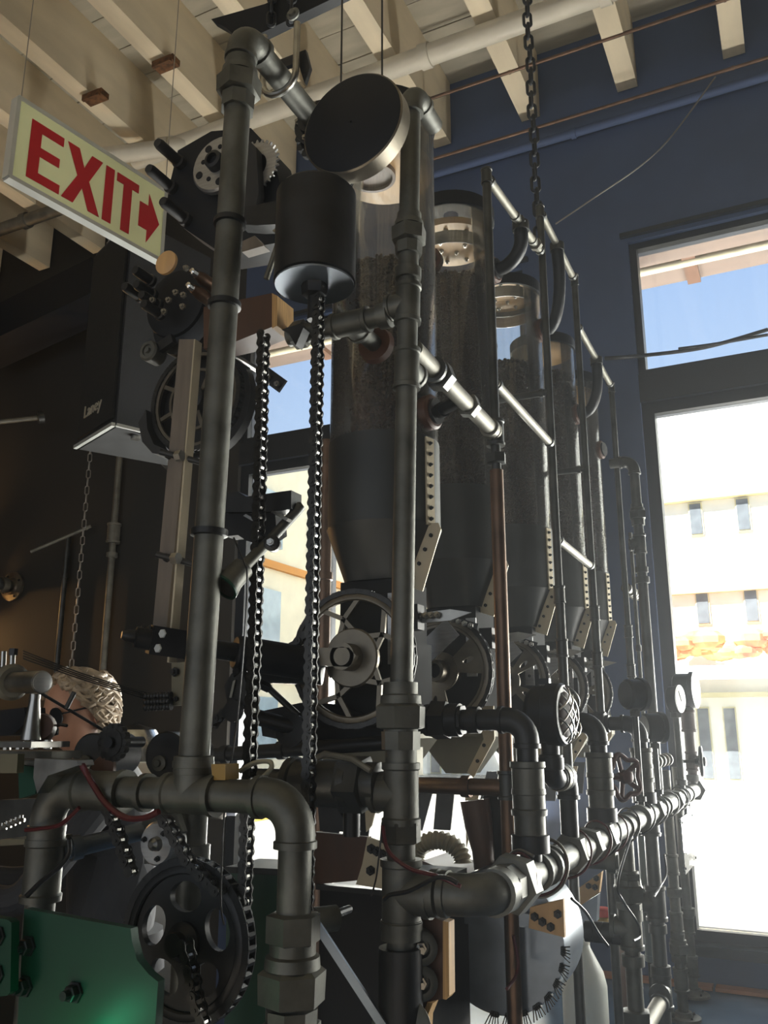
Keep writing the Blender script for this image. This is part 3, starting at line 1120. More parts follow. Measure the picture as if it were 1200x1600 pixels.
# cross bars behind posts
for y, z, lab in ((2.06, 2.40, 'dark cross bar from the second thin post to the third silo'), (2.45, 2.30, 'dark cross bar from the third thin post to the fourth silo')):
    pipe_run('cross_bar', lab, 'pipe', [(PX, y, z), (PX - .22, y, z)], .009, 'pipe_dark', [('collar', V((PX - .02, y, z)), V((1, 0, 0)))], None, 'cross bars')

# manifold along the row
MX, MZ, MR = -.40, 1.341, .0225
t = thing('manifold_pipe', (MX, 2.3, MZ), 'thick grey manifold pipe wrapped with wires, running back towards the window', 'pipe')
fits = [('ring', 680, 1402, {'k': 1.1}), ('collar', 775, 1392, {'k': 1.05}), ('union', 800, 1382, {'k': 1.02}), ('ring', 838, 1365, {'k': 1.05}), ('ring', 855, 1358, {'k': 1.05}), ('ring', 862, 1354, {'k': 1.05}), ('hex', 893, 1338, {'k': 1.05}),
        ('hex', 918, 1325, {'k': 1.0}), ('hex', 940, 1312, {'k': 1.1}), ('ring', 972, 1294), ('ring', 982, 1288), ('collar', 1000, 1280, {'k': 1.1}), ('hex', 1020, 1268, {'k': 1.05}), ('ring', 1030, 1263), ('ring', 1036, 1260), ('hex', 1050, 1252, {'k': 1.1}), ('ring', 1060, 1246), ('ring', 1066, 1243), ('ring', 1073, 1240)]
add_pipes(t, [(-.505, PN, MZ), (MX, PN, MZ), (MX, 3.40, MZ)], MR, 'pipe_grey', fits, bend=2.0)
part('end_nut', MB().lathe((MX, 3.37, MZ), (0, 1, 0), [(0, MR * 1.3), (.005, MR * 1.7), (.05, MR * 1.7), (.055, MR * 1.3)], 6), 'pipe_dark', t)

# elbow pipes rising from the manifold and turning to the silos
for i, (px, Y, lab) in enumerate(((826, 1.335, 'nearest black elbow pipe turning down into the manifold'), (936, 1.84, 'second black elbow pipe with a boxy corner, next to the grille lamp'),
                                  (1002, 2.34, 'third black elbow pipe behind the brown valve wheel'))):
    zt = 1.565
    r = [.0165, .0175, .0175][i]
    t = thing('elbow_pipe', (MX, Y, MZ + MR), lab, 'pipe', 'elbow pipes on the manifold')
    fits = [('coupling', V((MX, Y, 1.475 - .012)), V((0, 0, 1)), {'k': 1.25, 'mat': 'pipe_grey'}), ('coupling', V((MX, Y, 1.425)), V((0, 0, 1)), {'k': 1.2, 'mat': 'pipe_grey'}), ('collar', V((MX, Y, MZ + MR + .02)), V((0, 0, 1)), {'k': 1.35}),
            ('collar', V((MX - .085, Y, zt)), V((1, 0, 0)), {'k': 1.0}), ('collar', V((MX - .12, Y, zt)), V((1, 0, 0)), {'k': 1.25})]
    if i == 0:
        fits.append(('union', V((MX - .145, Y, zt)), V((-1, 0, 0)), {'k': 1.1}))
    else:
        fits.append(('hex', V((MX - .10, Y, zt)), V((1, 0, 0)), {'k': 1.3}))
    add_pipes(t, [(MX, Y, MZ + MR * .8), (MX, Y, zt), (MX - .24, Y, zt)], r, 'black_iron', fits, bend=1.9)

# drop pipes below the manifold
drops = [
    ('pipe_post', 'grey pipe post under the manifold with two hex unions, nearest of the right group', MX, 2.06, ZP, MZ, .0175, 'pipe_grey',
     [('hex', 982, 1375, {'k': 1.15}), ('union', 985, 1392, {'k': 1.15}), ('collar', 980, 1430, {'k': 1.2}), ('tee', 983, 1452, {'side': (-1, 0, 0), 'k': 1.15}), ('collar', 985, 1500, {'k': 1.1}), ('hex', 992, 1590, {'k': 1.2})]),
    ('pipe_post', 'thick dark pipe post under the manifold, left of the two flanged posts', MX - .02, 2.52, ZP, MZ, .0185, 'pipe_dark',
     [('coupling', 1030, 1280, {'k': 1.1}), ('tee', 1037, 1410, {'side': (-1, 0, 0), 'k': 1.15}), ('collar', 1040, 1450), ('collar', 1045, 1515, {'k': 1.1}), ('tee', 1043, 1548, {'side': (0, -1, 0), 'k': 1.1})]),
    ('pipe_post', 'pale grey pipe post with many couplings standing on a round flange', -.452, 3.07, ZP, 1.42, .0165, 'pipe_grey',
     [('coupling', 1045, 1350), ('hex', 1052, 1395, {'k': 1.1}), ('coupling', 1053, 1440), ('union', 1058, 1480, {'k': 1.1}), ('coupling', 1064, 1530, {'k': 1.1}), ('flange', V((-.452, 3.07, ZP)), V((0, 0, 1)), {'k': 1.05})]),
    ('pipe_post', 'grey pipe post with elbow cap at its joint, on the flange nearest the window sill', -.452, 3.335, ZP, 1.42, .0155, 'pipe_grey',
     [('collar', 1070, 1425, {'k': 1.3}), ('coupling', 1074, 1445), ('coupling', 1081, 1510, {'k': 1.1}), ('flange', V((-.452, 3.335, ZP)), V((0, 0, 1)), {'k': 1.1})]),
]
for nm, lab, x, y, z0, z1, r, m, fits in drops:
    t = pipe_run(nm, lab, 'pipe', [(x, y, z0), (x, y, z1)], r, m, fits)
    if z0 == ZP and 'flange' in lab:
        for j in range(4):
            a = PI / 4 + j * PI / 2
            rr = r * 2.35
            piece('bolt', BOLT_S, t, (x + rr * math.cos(a), y + rr * math.sin(a), ZP + r * .6), None)
a, e = at(1009, 1300, X=-.45), at(1019, 1502, X=-.45)
y = (a.y + e.y) / 2
t = thing('plastic_tube', (-.45, y, e.z), 'smooth grey-blue plastic tube hanging behind the hex-union post', 'pipe')
part('tube', MB().cyl((-.45, y, a.z), (-.45, y, e.z), .021, 20), 'pipe_pvc', t)
part('cap', MB().cyl((-.45, y, e.z - .004), (-.45, y, e.z + .012), .0225, 20), 'pipe_pvc', t)
part('hook', MB().cyl((-.45, y, a.z), (-.45, y, MZ + .05), .004, 8), 'wire_grey', t)
q = at(1043, 1545, X=MX - .02)
pipe_run('stub_pipe', 'pale stub pipe pointing towards the viewer low at the frame corner', 'pipe', [(q.x, 2.49, q.z), (q.x, 1.98, q.z)], .0185, 'pipe_pale', [('collar', V((q.x, 2.47, q.z)), V((0, 1, 0)), {'mat': 'pipe_dark'})])
q = at(940, 1457, Y=2.06)
pipe_run('link_pipe', 'dark ribbed link pipe low between the second thin post and the union post', 'pipe', [(PX, 2.06, q.z), (MX, 2.06, q.z)], .0155, 'black_iron', [('collar', V((PX + .03 + .02 * j, 2.06, q.z)), V((1, 0, 0)), {'k': 1.1}) for j in range(4)])
q = at(1010, 1408, Y=2.5)
pipe_run('link_pipe', 'dark short link pipe behind the grey-blue plastic tube', 'pipe', [(PX, 2.52, q.z), (MX - .02, 2.52, q.z)], .016, 'black_iron', [('collar', V((PX + .04, 2.52, q.z)), V((1, 0, 0)), {'k': 1.2})])
q = at(925, 1345, Y=2.2)
pipe_run('link_pipe', 'grey pipe end showing below the manifold beside the wood box', 'pipe', [(MX - .14, 2.2, q.z), (MX - .03, 2.2, q.z)], .018, 'pipe_grey', [('collar', V((MX - .06, 2.2, q.z)), V((1, 0, 0)), {'k': 1.1})])
# secondary header with couplings
pipe_run('header_pipe', 'short upper header pipe with stacked couplings behind the brown valve wheel', 'pipe', [(-.44, 2.50, 1.455), (-.44, 3.08, 1.455)], .014, 'pipe_pale', [('collar', V((-.44, 2.52 + .075 * j, 1.455)), V((0, 1, 0)), {'k': 1.15, 'mat': 'pipe_grey' if j % 2 else 'pipe_pale'}) for j in range(8)])
# tall corner post by the window
t = thing('pipe_post', (-.45, 2.89, 1.36), 'tall dark corner post with elbow top beside the right window', 'pipe')
add_pipes(t, [(-.45, 2.89, 1.36), (-.45, 2.89, 2.44), (-.53, 2.89, 2.44)], .0165, 'pipe_dark', [('union', 1003, 805), ('tee', 1008, 850, {'side': (-1, 0, 0)}), ('collar', 1012, 905, {'k': 1.1}), ('collar', 1010, 890)])
t = thing('conduit_pipe', (-.475, 2.93, 1.36), 'slim grey conduit running up beside the tall corner post', 'pipe')
part('tube', MB().cyl((-.485, 2.93, 1.36), (-.485, 2.93, 2.2), .006, 10), 'pipe_grey', t)
part('clip', MB().cyl((-.485, 2.93, 1.8), (-.485, 2.93, 1.82), .009, 10), 'pipe_dark', t)
# cross pipe behind the front post, copper, at the foot of the funnels
q = at(700, 1228, Y=1.6)
pipe_run('cross_pipe', 'rust-brown cross pipe below the funnels behind the front post', 'pipe', [(PX - .01, 1.6, q.z), (-.95, 1.6, q.z)], .0155, 'pipe_copper', [('collar', V((-.6, 1.6, q.z)), V((1, 0, 0)))])
q = at(545, 1225, Y=PN)
t = thing('shutoff_valve', (q.x, PN, q.z), 'bulky dark valve on the pipe left of the front post', 'valve')
add_pipes(t, [(-.54, PN, q.z), (q.x - .17, PN, q.z)], .0185, 'pipe_dark', [('collar', V((-.565, PN, q.z)), V((1, 0, 0)), {'k': 1.3}), ('hex', V((q.x + .01, PN, q.z)), V((1, 0, 0)), {'k': 1.5}), ('coupling', V((q.x - .045, PN, q.z)), V((1, 0, 0)), {'k': 1.5})])
part('lever', MB().sweep([(q.x - .05, PN - .03, q.z + .03), (q.x - .02, PN - .035, q.z + .042), (q.x + .02, PN - .03, q.z + .036), (q.x + .05, PN - .03, q.z + .02)], .0045, 8), 'pipe_pale', t)
part('drain', MB().cyl((q.x + .005, PN, q.z - .02), (q.x + .005, PN, q.z - .07), .012, 12), 'black_iron', t)


# ================================================================== GAUGES, LAMP, VALVES
def gauge(name, lab, q, n, R, depth, face=True, stem_z=MZ + MR, stem_r=.008, red=False):
    q, n = V(q), V(n).normalized()
    t = thing(name, V((q.x, q.y, stem_z)), lab, 'gauge')
    part('case', MB().lathe(q - n * depth / 2, n, [(0, R * .82), (.006, R * .95), (depth * .75, R * .95), (depth * .78, R * 1.06), (depth, R * 1.06), (depth, R * .9)], 32), 'black_iron', t)
    if face:
        f = part('dial', MB().lathe(q + n * (depth / 2 - .002), n, [(0, R * .9), (.003, R * .9)], 32), 'gauge_face', t)
        u = V((0, 0, 1))
        v = n.cross(u)
        e = q + n * (depth / 2 + .002)
        part('needle', MB().bar(e - u * R * .2 - v * R * .1, e + u * R * .6 + v * R * .35, .004, .0015, n), 'black_paint', f)
        if red:
            part('red_zone', MB().prism([(R * .3, -R * .8), (R * .75, -R * .45), (R * .6, -R * .35), (R * .25, -R * .62)], e, v, u, n, .001), 'sign_red', f)
    add_pipes(t, [(q.x, q.y, stem_z), (q.x, q.y, q.z - R * .9)], stem_r, 'pipe_dark', [('hex', V((q.x, q.y, q.z - R * 1.2)), V((0, 0, 1)), {'k': 1.2}), ('collar', V((q.x, q.y, stem_z + .02)), V((0, 0, 1)), {'k': 1.3})])
    return t


gauge('pressure_gauge', 'black drum gauge seen from behind, above the third elbow pipe', at(990, 1085, X=MX), (.72, .69, 0), .040, .05, True)
gauge('pressure_gauge', 'lower black gauge seen from behind, below the others at the right', at(1021, 1137, X=MX), (.85, .55, 0), .041, .055, True)
gauge('pressure_gauge', 'small flanged gauge with a bright round face, between two other gauges', at(1054, 1092, X=MX), (1, -.25, 0), .043, .04, True, stem_r=.011)
g5 = gauge('pressure_gauge', 'highest large gauge with white dial and red zone by the window', at(1071, 1078, X=MX), (1, -.12, 0), .062, .075, True, stem_r=.014, red=True)
add_pipes(g5, [V((ORG[g5.name].x, ORG[g5.name].y, 1.37)), V((ORG[g5.name].x, ORG[g5.name].y, 1.63))], .017, 'soot_red', [('coupling', V((ORG[g5.name].x, ORG[g5.name].y, 1.58)), V((0, 0, 1)), {'k': 1.2}), ('tee', V((ORG[g5.name].x, ORG[g5.name].y, 1.44)), V((0, 0, 1)), {'side': (1, 0, 0)})])

# round caged lamp
q = V((MX, 1.47, 1.575))
n = V((1, -.06, 0)).normalized()
t = thing('caged_lamp', (MX, 1.47, MZ + MR), 'round bulkhead lamp with crossed wire grille beside the nearest elbow pipe', 'lamp')
R = .052
part('housing', MB().lathe(q - n * .03, n, [(0, R * .8), (.008, R * .92), (.03, R * .92), (.032, R), (.055, R), (.06, R * .93), (.06, R * .80)], 40), 'black_iron', t)
part('lens', MB().lathe(q + n * .026, n, [(0, R * .80), (.006, R * .7), (.010, R * .4), (.012, .002)], 32), 'soot_red', t)
u, v = V((0, 0, 1)), n.cross(V((0, 0, 1)))
for j in range(-2, 3):
    for s in (1, -1):
        dd = (u + v * s).normalized()
        nn = (u * s - v).normalized()
        o = j * R * .36
        hl = math.sqrt(max(0, (R * .9) ** 2 - o * o))
        pts = [q + n * (.034 + .012 * (1 - (f * f))) + nn * o + dd * (hl * f) for f in (-1, -.6, -.2, .2, .6, 1)]
        part('grille_wire', MB().sweep(pts, .0016, 6), 'steel', t)
part('cap_tab', MB().box(q + u * (R + .003) - n * .005, (.02, .014, .01)), 'black_iron', t)
add_pipes(t, [q - u * (R * .9), V((q.x, q.y, 1.47)), V((q.x, q.y + .105, 1.47)), V((q.x, q.y + .105, MZ + MR * .9))], .0155, 'black_iron', [('collar', V((q.x, q.y, 1.495)), u, {'k': 1.1}), ('collar', V((q.x, q.y + .05, 1.47)), V((0, 1, 0)), {'k': 1.15, 'mat': 'pipe_pale'}), ('collar', V((q.x, q.y + .075, 1.47)), V((0, 1, 0)), {'k': 1.15})], bend=1.8)


def handwheel(name, lab, q, n, R, material, lobes, axis_to):
    q, n = V(q), V(n).normalized()
    t = thing(name, q, lab, 'valve')
    ax, ay = frame(n)
    seg = 60
    outer = []
    for i in range(seg):
        a = 2 * PI * i / seg
        rr = R * (1 + .13 * math.cos(lobes * a)) if lobes else R
        outer.append((rr * math.cos(a), rr * math.sin(a)))
    pts = [q + ax * x + ay * y for x, y in outer]
    part('rim', MB().sweep(pts + [pts[0], pts[1]], R * .13, 8, False), material, t)
    for i in range(lobes or 4):
        a = 2 * PI * i / (lobes or 4)
        part('spoke', MB().cyl(q - n * .006, q + (ax * math.cos(a) + ay * math.sin(a)) * R, R * .13, 8), material, t)
    part('hub', MB().lathe(q - n * .02, n, [(0, R * .2), (.02, R * .34), (.032, R * .34), (.036, R * .2)], 14), material, t)
    part('stem', MB().cyl(q, V(axis_to), .006, 10), 'pipe_dark', t)
    return t


q = at(976, 1214, X=-.375)
handwheel('gate_valve', 'brown lobed valve handwheel above the manifold', q, (.8, -.6, .05), .043, 'valve_red', 5, (MX - .06, q.y + .03, q.z))
q = at(1096, 1190, X=-.34)
handwheel('gate_valve', 'small black valve handwheel against the bright window', q, (1, .1, 0), .045, 'black_iron', 0, (MX, q.y, q.z))

# hanging plate tag
a = at(1060, 1280, X=-.38)
t = thing('hanging_plate', (a.x, a.y, a.z - .2), 'clear engraved plate with corner bolts hung under the manifold end', 'plate')
P = [at(*p, X=-.40) for p in ((1060, 1288), (1084, 1278), (1089, 1338), (1067, 1352))]
P = [V((-.40 + .0 * i, p.y, p.z)) for i, p in enumerate(P)]
c = sum(P, V()) / 4
pw, ph = (P[1] - P[0]).length, (P[2] - P[1]).length
pw = .30
ph = .165
part('plate', MB().box(c, (.006, pw, ph)), 'lens_glass', t)
for sy in (-1, 1):
    for sz in (-1, 1):
        piece('bolt', BOLT_M, t, c + V((-.006, sy * (pw / 2 - .02), sz * (ph / 2 - .015))), rot_to((1, 0, 0)))
    part('hanger', MB().cyl(c + V((0, sy * .1, ph / 2)), (MX, c.y + sy * .1, MZ - MR), .0015, 6), 'wire_black', t)
for j in range(3):
    part('engraving', MB().box(c + V((.0035, -.02 + .03 * (j % 2), .03 - .03 * j)), (.001, .12, .006)), 'gauge_face', t)


# ================================================================== WIRES
def wire(name, lab, pts, r, material, smooth=3):
    pts = [V(p) for p in pts]
    out = []
    n = len(pts)
    for i in range(n - 1):
        p0, p1, p2, p3 = pts[max(i - 1, 0)], pts[i], pts[i + 1], pts[min(i + 2, n - 1)]
        for k in range(smooth * 2):
            f = k / (smooth * 2)
            out.append(0.5 * ((2 * p1) + (p2 - p0) * f + (2 * p0 - 5 * p1 + 4 * p2 - p3) * f * f + (3 * p1 - p0 - 3 * p2 + p3) * f ** 3))
    out.append(pts[-1])
    return solo(name, MB().sweep(out, r, 6), material, lab, 'wire', angle=60)


def helix(y0, y1, turns, R, ph=0.0):
    pts = []
    n = int(turns * 8)
    for i in range(n + 1):
        f = i / n
        a = 2 * PI * turns * f + ph
        pts.append((MX + R * math.cos(a), y0 + (y1 - y0) * f, MZ + R * math.sin(a)))
    return pts


wire('wire', 'red wire coiled loosely around the near half of the manifold', helix(1.24, 2.0, 4.5, MR * 1.55), .0022, 'wire_red')
wire('wire', 'black wire coiled around the far half of the manifold', helix(1.7, 3.1, 6.5, MR * 1.5, 2), .0024, 'wire_black')
wire('wire', 'pale grey wire looping around the manifold at the first elbow pipe', helix(1.28, 1.5, 1.5, MR * 1.7, 1), .002, 'wire_grey')
wire('wire', 'red wire crossing the front post just above the manifold elbow', [at(*p, Y=1.09) for p in ((598, 1290), (607, 1330), (640, 1357), (680, 1368), (720, 1385))], .0028, 'wire_red')
wire('wire', 'black wire draped over the elbow at the front post', [at(*p, Y=1.085) for p in ((600, 1405), (610, 1398), (640, 1392), (680, 1372), (700, 1372), (715, 1380))], .003, 'wire_black')
wire('wire', 'red wire hanging beside the copper-toned post below the manifold', [at(*p, X=-.503) for p in ((802, 1462), (809, 1500), (806, 1525), (792, 1545))], .003, 'wire_red')
wire('wire', 'black wire curving down the union post to the link pipe', [at(*p, X=-.375) for p in ((893, 1404), (915, 1425), (935, 1458), (950, 1478))], .0026, 'wire_black')
wire('wire', 'black wire looping down beside the hex-union post', [at(*p, X=-.37) for p in ((985, 1310), (965, 1380), (975, 1410), (995, 1440), (1000, 1462), (990, 1470))], .0026, 'wire_black')
wire('wire', 'black wire arcing beside the thick dark post', [at(*p, X=-.385) for p in ((1038, 1335), (1041, 1365), (1032, 1385), (1022, 1402))], .0024, 'wire_black')

# ================================================================== LEFT PIPE ASSEMBLY
LY = .95
t = thing('pipe_post', (-.735, LY, ZP), 'tall thick steel pipe post at left with elbow and hex union on top', 'pipe')
add_pipes(t, [(-.738, LY, 1.49), (-.716, LY, 2.655), (-.716, 1.17, 2.655)], .0205, 'pipe_grey', [('union', 374, 135, {'k': 1.0}), ('ring', 362, 350, {'mat': 'black_iron'}), ('ring', 352, 478, {'mat': 'black_iron'}), ('ring', 326, 832, {'mat': 'black_iron', 'k': 1.05}), ('collar', 304, 1195, {'k': 1.0})], bend=1.9)
q = at(302, 1290, Y=1.13)
tb = thing('pipe_post', (q.x, 1.13, ZP), 'short grey pipe post standing behind the big dark lower-left gear', 'pipe')
add_pipes(tb, [(q.x, 1.13, ZP), (q.x, 1.13, at(302, 1215, Y=1.13).z)], .0215, 'pipe_grey', [('flange', V((q.x, 1.13, ZP)), V((0, 0, 1))), ('collar', 300, 1335)])
zp = 1.468
xl, xr = at(80, 1222, Y=LY).x, at(463, 1250, Y=LY).x
t = thing('pipe_run', (xr, LY, ZP), 'grey steel pipe with elbow and big hex unions at lower left', 'pipe')
add_pipes(t, [(xl, LY, ZP), (xl, LY, zp), (xr, LY, zp), (xr, LY, ZP)], .0205, 'pipe_grey',
          [('tee', V((-.738, LY, zp)), V((1, 0, 0)), {'side': (0, 0, 1)}), ('coupling', 160, 1228, {'k': 1.08}), ('ring', 228, 1235), ('hex', V((xr, LY, 1.322)), V((0, 0, 1)), {'k': 1.1}), ('union', V((xr, LY, 1.262)), V((0, 0, 1)), {'k': 1.12}), ('hex', V((xr, LY, 1.205)), V((0, 0, 1)), {'k': 1.2}), ('collar', V((xl, LY, 1.40)), V((0, 0, 1))), ('coupling', V((xl, LY, 1.36)), V((0, 0, 1)), {'k': 1.05}), ('flange', V((xl, LY, ZP)), V((0, 0, 1))), ('flange', V((xr, LY, ZP)), V((0, 0, 1)))], bend=2.1)
# top sprocket bearing, chain shackle and dark bracket
q = V((-.716, 1.20, 2.655))
t = thing('sprocket_head', q, 'black sprocket bearing on the end of the left post elbow', 'sprocket')
part('flange', MB().lathe(q + V((0, -.03, 0)), (0, 1, 0), [(0, .03), (.014, .032), (.014, .045), (.022, .045), (.022, .02)], 24), 'black_iron', t)
sp = MB()
for i in range(16):
    a = 2 * PI * i / 16
    sp.cyl(q + V((.052 * math.cos(a), .012, .052 * math.sin(a))), q + V((.052 * math.cos(a), .024, .052 * math.sin(a))), .009, 8)
sp.lathe(q + V((0, .012, 0)), (0, 1, 0), [(0, .05), (.012, .05)], 28)
part('sprocket', sp, 'black_iron', t)
for i in range(5):
    a = 2 * PI * i / 5 + .4
    piece('bolt', BOLT_P, t, q + V((.037 * math.cos(a), -.016, .037 * math.sin(a))), rot_to((0, -1, 0)))
p0 = at(330, 30, Y=1.06)
t = thing('beam_plate', p0, 'dark curved steel plate above the left post elbow', 'plate')
part('plate', MB().prism([(0, 0), (.03, -.02), (.06, -.052), (.30, .09), (.28, .14), (.1, .035)], p0, RGT, (0, 0, 1), (0, 1, 0), .02), 'black_paint', t)
q = V((-.716, 1.06, 2.655))
t = thing('shackle', q, 'steel U shackle hanging over the left post elbow', 'shackle')
pts = [q + V((.0, -.0, .11))]
pts = [q + V((-.034, 0, .10)), q + V((-.034, 0, .0))] + [q + V((-.034 * math.cos(a), 0, -.034 * math.sin(a))) for a in [PI * i / 8 for i in range(9)]] + [q + V((.034, 0, .10))]
part('bow', MB().sweep(pts, .006, 10), 'steel', t)
part('plate', MB().prism([(-.045, .05), (.045, .05), (.055, .01), (.045, -.02), (.03, .03), (-.03, .03)], q + V((0, .012, 0)), (1, 0, 0), (0, 0, 1), (0, 1, 0), .008), 'black_iron', t)

# ------------------------------------------------------------------ chains
def plate_poly(p, w, waist):
    pts = []
    for i in range(7):
        a = -PI / 2 + PI * (i / 6 - .5) + PI
        pts.append((w * math.cos(PI * i / 6), p / 2 + w * math.sin(PI * i / 6)))
    pts.append((-waist, 0))
    for i in range(7):
        pts.append((-w * math.cos(PI * i / 6), -p / 2 - w * math.sin(PI * i / 6)))
    pts.append((waist, 0))
    return pts


def link_meshes(P, name):
    out = []
    for k in range(2):
        b = MB()
        dy = .0088 if k == 0 else .0066
        for s in (-1, 1):
            b.prism(plate_poly(P, .0070, .0048), (0, s * dy - .0008, 0), (1, 0, 0), (0, 0, 1), (0, 1, 0), .0016)
        if k == 1:
            for s in (-1, 1):
                b.cyl((0, -.0062, s * P / 2), (0, .0062, s * P / 2), .0052, 10)
        else:
            for s in (-1, 1):
                b.cyl((0, -.0108, s * P / 2), (0, .0108, s * P / 2), .0025, 6)
        me = mesh_of('%s_link' % name, b, 'chain_steel')
        if k == 1:
            me.materials.append(MATS['roller_steel'])
            nroll = 12 * 2
            for p in list(me.polygons)[-nroll:]:
                p.material_index = 1
        out.append(me)
    return out


LINKS = link_meshes(.0155, 'roller')


def roller_chain(lab, pts, P=.0155):
    pts = [V(p) for p in pts]
    L = [0]
    for a, e in zip(pts[:-1], pts[1:]):
        L.append(L[-1] + (e - a).length)
    t = thing('roller_chain', min(pts, key=lambda p: p.z), lab, 'chain')
    n = int(L[-1] / P)

    def pos(s):
        for i in range(len(pts) - 1):
            if s <= L[i + 1]:
                return pts[i].lerp(pts[i + 1], (s - L[i]) / (L[i + 1] - L[i]))
        return pts[-1]
    for i in range(n):
        a, e = pos(i * P), pos((i + 1) * P)
        z = (e - a).normalized()
        yv = V((0, 1, 0))
        x = yv.cross(z).normalized()
        yv = z.cross(x)
        piece('link', LINKS[i % 2], t, (a + e) / 2, axes_rot(x, yv, z))
    return t


CY = 1.03
ca = [at(px, py, Y=CY) for px, py in ((407, 525), (407, 760), (402, 1000), (390, 1240), (384, 1430), (378, 1520))]
roller_chain('long roller chain hanging just right of the left post', [V((q.x * .3 - .7 * .705, CY, q.z)) for q in ca])
cb_ = [at(px, py, Y=CY) for px, py in ((488, 440), (489, 1000), (490, 1440))]
roller_chain('long roller chain hanging from the black cylinder weight', [V((-.609, CY, q.z)) for q in cb_])
roller_chain('short roller chain dropping from the sprocket head at top', [(-.664, 1.218, 2.655), (-.662, 1.218, 2.40)])
roller_chain('roller chain slanting down to the big dark lower-left gear', [at(p[0], p[1], Y=1.0) for p in ((160, 1235), (180, 1290), (208, 1370))])
roller_chain('roller chain slanting from the pipe to the right of the small motor disc', [at(p[0], p[1], Y=1.0) for p in ((252, 1270), (275, 1310), (298, 1350), (345, 1395))])

# oval link chain from the ceiling
b = MB()
pts = []
for i in range(20):
    a = 2 * PI * i / 20
    x, z = .0115 * math.cos(a), .0115 * math.sin(a) + (.014 if math.sin(a) > 0 else -.014)
    pts.append((x, 0, z))
b.sweep(pts + pts[:2], .0048, 8, False)
OVAL = mesh_of('oval_link', b, 'black_iron')
q = at(840, 340, Y=2.2)
t = thing('hanging_chain', (q.x, 2.2, 2.93), 'black oval-link chain hanging from the ceiling in front of the navy wall', 'chain')
z = 2.95
i = 0
while z < 4.60:
    piece('oval_link', OVAL, t, (q.x + .002 * math.sin(i), 2.2, z), Matrix.Rotation(PI / 2 * (i % 2) + .5, 3, 'Z'))
    z += .042
    i += 1

for px, lab in ((424, 'short oval chain rising above the shackle, left of two'), (455, 'short oval chain with a pulley disc above the shackle, right of two')):
    q = at(px, 30, Y=1.10)
    t = thing('hoist_chain', q, lab, 'chain', 'hoist chains')
    z = q.z
    i = 0
    while z < 3.1:
        piece('oval_link', OVAL, t, (q.x, 1.10, z), Matrix.Rotation(PI / 2 * (i % 2) + .5, 3, 'Z') @ Matrix.Diagonal((.6, .6, .6)))
        z += .026
        i += 1
    if px == 455:
        part('pulley', MB().lathe(V((q.x + .012, 1.09, q.z - .005)), (0, -1, 0), [(0, .012), (.004, .013), (.006, .008), (.01, .006)], 16), 'pipe_grey', t)
    part('cable', MB().cyl((q.x, 1.10, z), (q.x, 1.10, 4.42), .003, 6), 'wire_black', t)

# ------------------------------------------------------------------ weight, pan
q = V((-.617, CY, 2.215))
t = thing('cylinder_weight', q, 'large black cylinder weight above the hanging roller chain', 'weight')
part('drum', MB().lathe(q, (0, 0, 1), [(0, .055), (.004, .063), (.155, .063), (.16, .059), (.16, .002)], 40), 'black_iron', t)
part('base_plate', MB().lathe(q + V((0, 0, -.002)), (0, 0, 1), [(0, .02), (0, .061), (.003, .061)], 40, False), 'galvanised', t)
part('hub_nut', MB().lathe(q + V((0, 0, -.022)), (0, 0, 1), [(0, .012), (.004, .019), (.02, .021), (.024, .024)], 6), 'black_iron', t)
part('chain_socket', MB().cyl(q + V((0, 0, -.06)), q + V((0, 0, -.02)), .010, 14), 'black_iron', t)
c = V((-.551, 1.02, 2.478))
R = .088
t = thing('round_pan', c, 'big round black pan hung flat-side forward on two cables', 'pan')
part('face', MB().lathe(c, (0, 1, 0), [(0, .002), (0, R * .93), (.002, R * .97)], 56, False), 'black_paint', t)
part('rim', MB().lathe(c + V((0, .0, 0)), (0, 1, 0), [(.002, R * .97), (.004, R), (.032, R), (.034, R * .97), (.034, .002)], 56, False), 'ring_bronze', t)
for px, top in ((533, (533, 0)), (597, (597, 0))):
    e = at(px, 118 if px < 560 else 106, Y=1.04)
    g = at(*top, Y=1.04)
    dirv = (g - e)
    part('cable', MB().cyl(V((e.x, 1.04, c.z + math.sqrt(max(0, R * R - (e.x - c.x) ** 2)) - .004)), V((e.x, 1.04, 4.45)), .0016, 6), 'wire_black', t)

# ================================================================== EXIT SIGN
TL = at(33, 156, D=1.92)
TR = at(258, 300, Z=TL.z)
ex = TR - TL
SW = ex.length
ex.normalize()
ey = V((0, 0, 1))
en = ex.cross(ey).normalized()
tz = (at(10, 287, D=1.92).z + at(240, 425, D=(TR - CAM).dot(FWD)).z) / 2
SH = TL.z - tz
o0 = TL - ey * SH
t = thing('exit_sign', o0, 'pale green hanging EXIT sign with red letters and right-pointing arrow', 'sign')


def sgn(poly, d0, d1):
    return MB().prism([(x * SW, y * SH) for x, y in poly], o0 + en * d0, ex, ey, en, d1 - d0)


part('panel', sgn([(0, 0), (1, 0), (1, 1), (0, 1)], -.018, 0), 'sign_pale', t)
fr = MB()
for a_, b_ in (((-.015, -.03), (1.012, -.03)), ((-.015, 1.02), (1.012, 1.02)), ((-.012, -.03), (-.012, 1.02)), ((1.008, -.03), (1.008, 1.02))):
    A = o0 + ex * a_[0] * SW + ey * a_[1] * SH - en * .01
    B = o0 + ex * b_[0] * SW + ey * b_[1] * SH - en * .01
    fr.bar(A, B, .010, .024, en)
part('frame', fr, 'sign_frame', t)


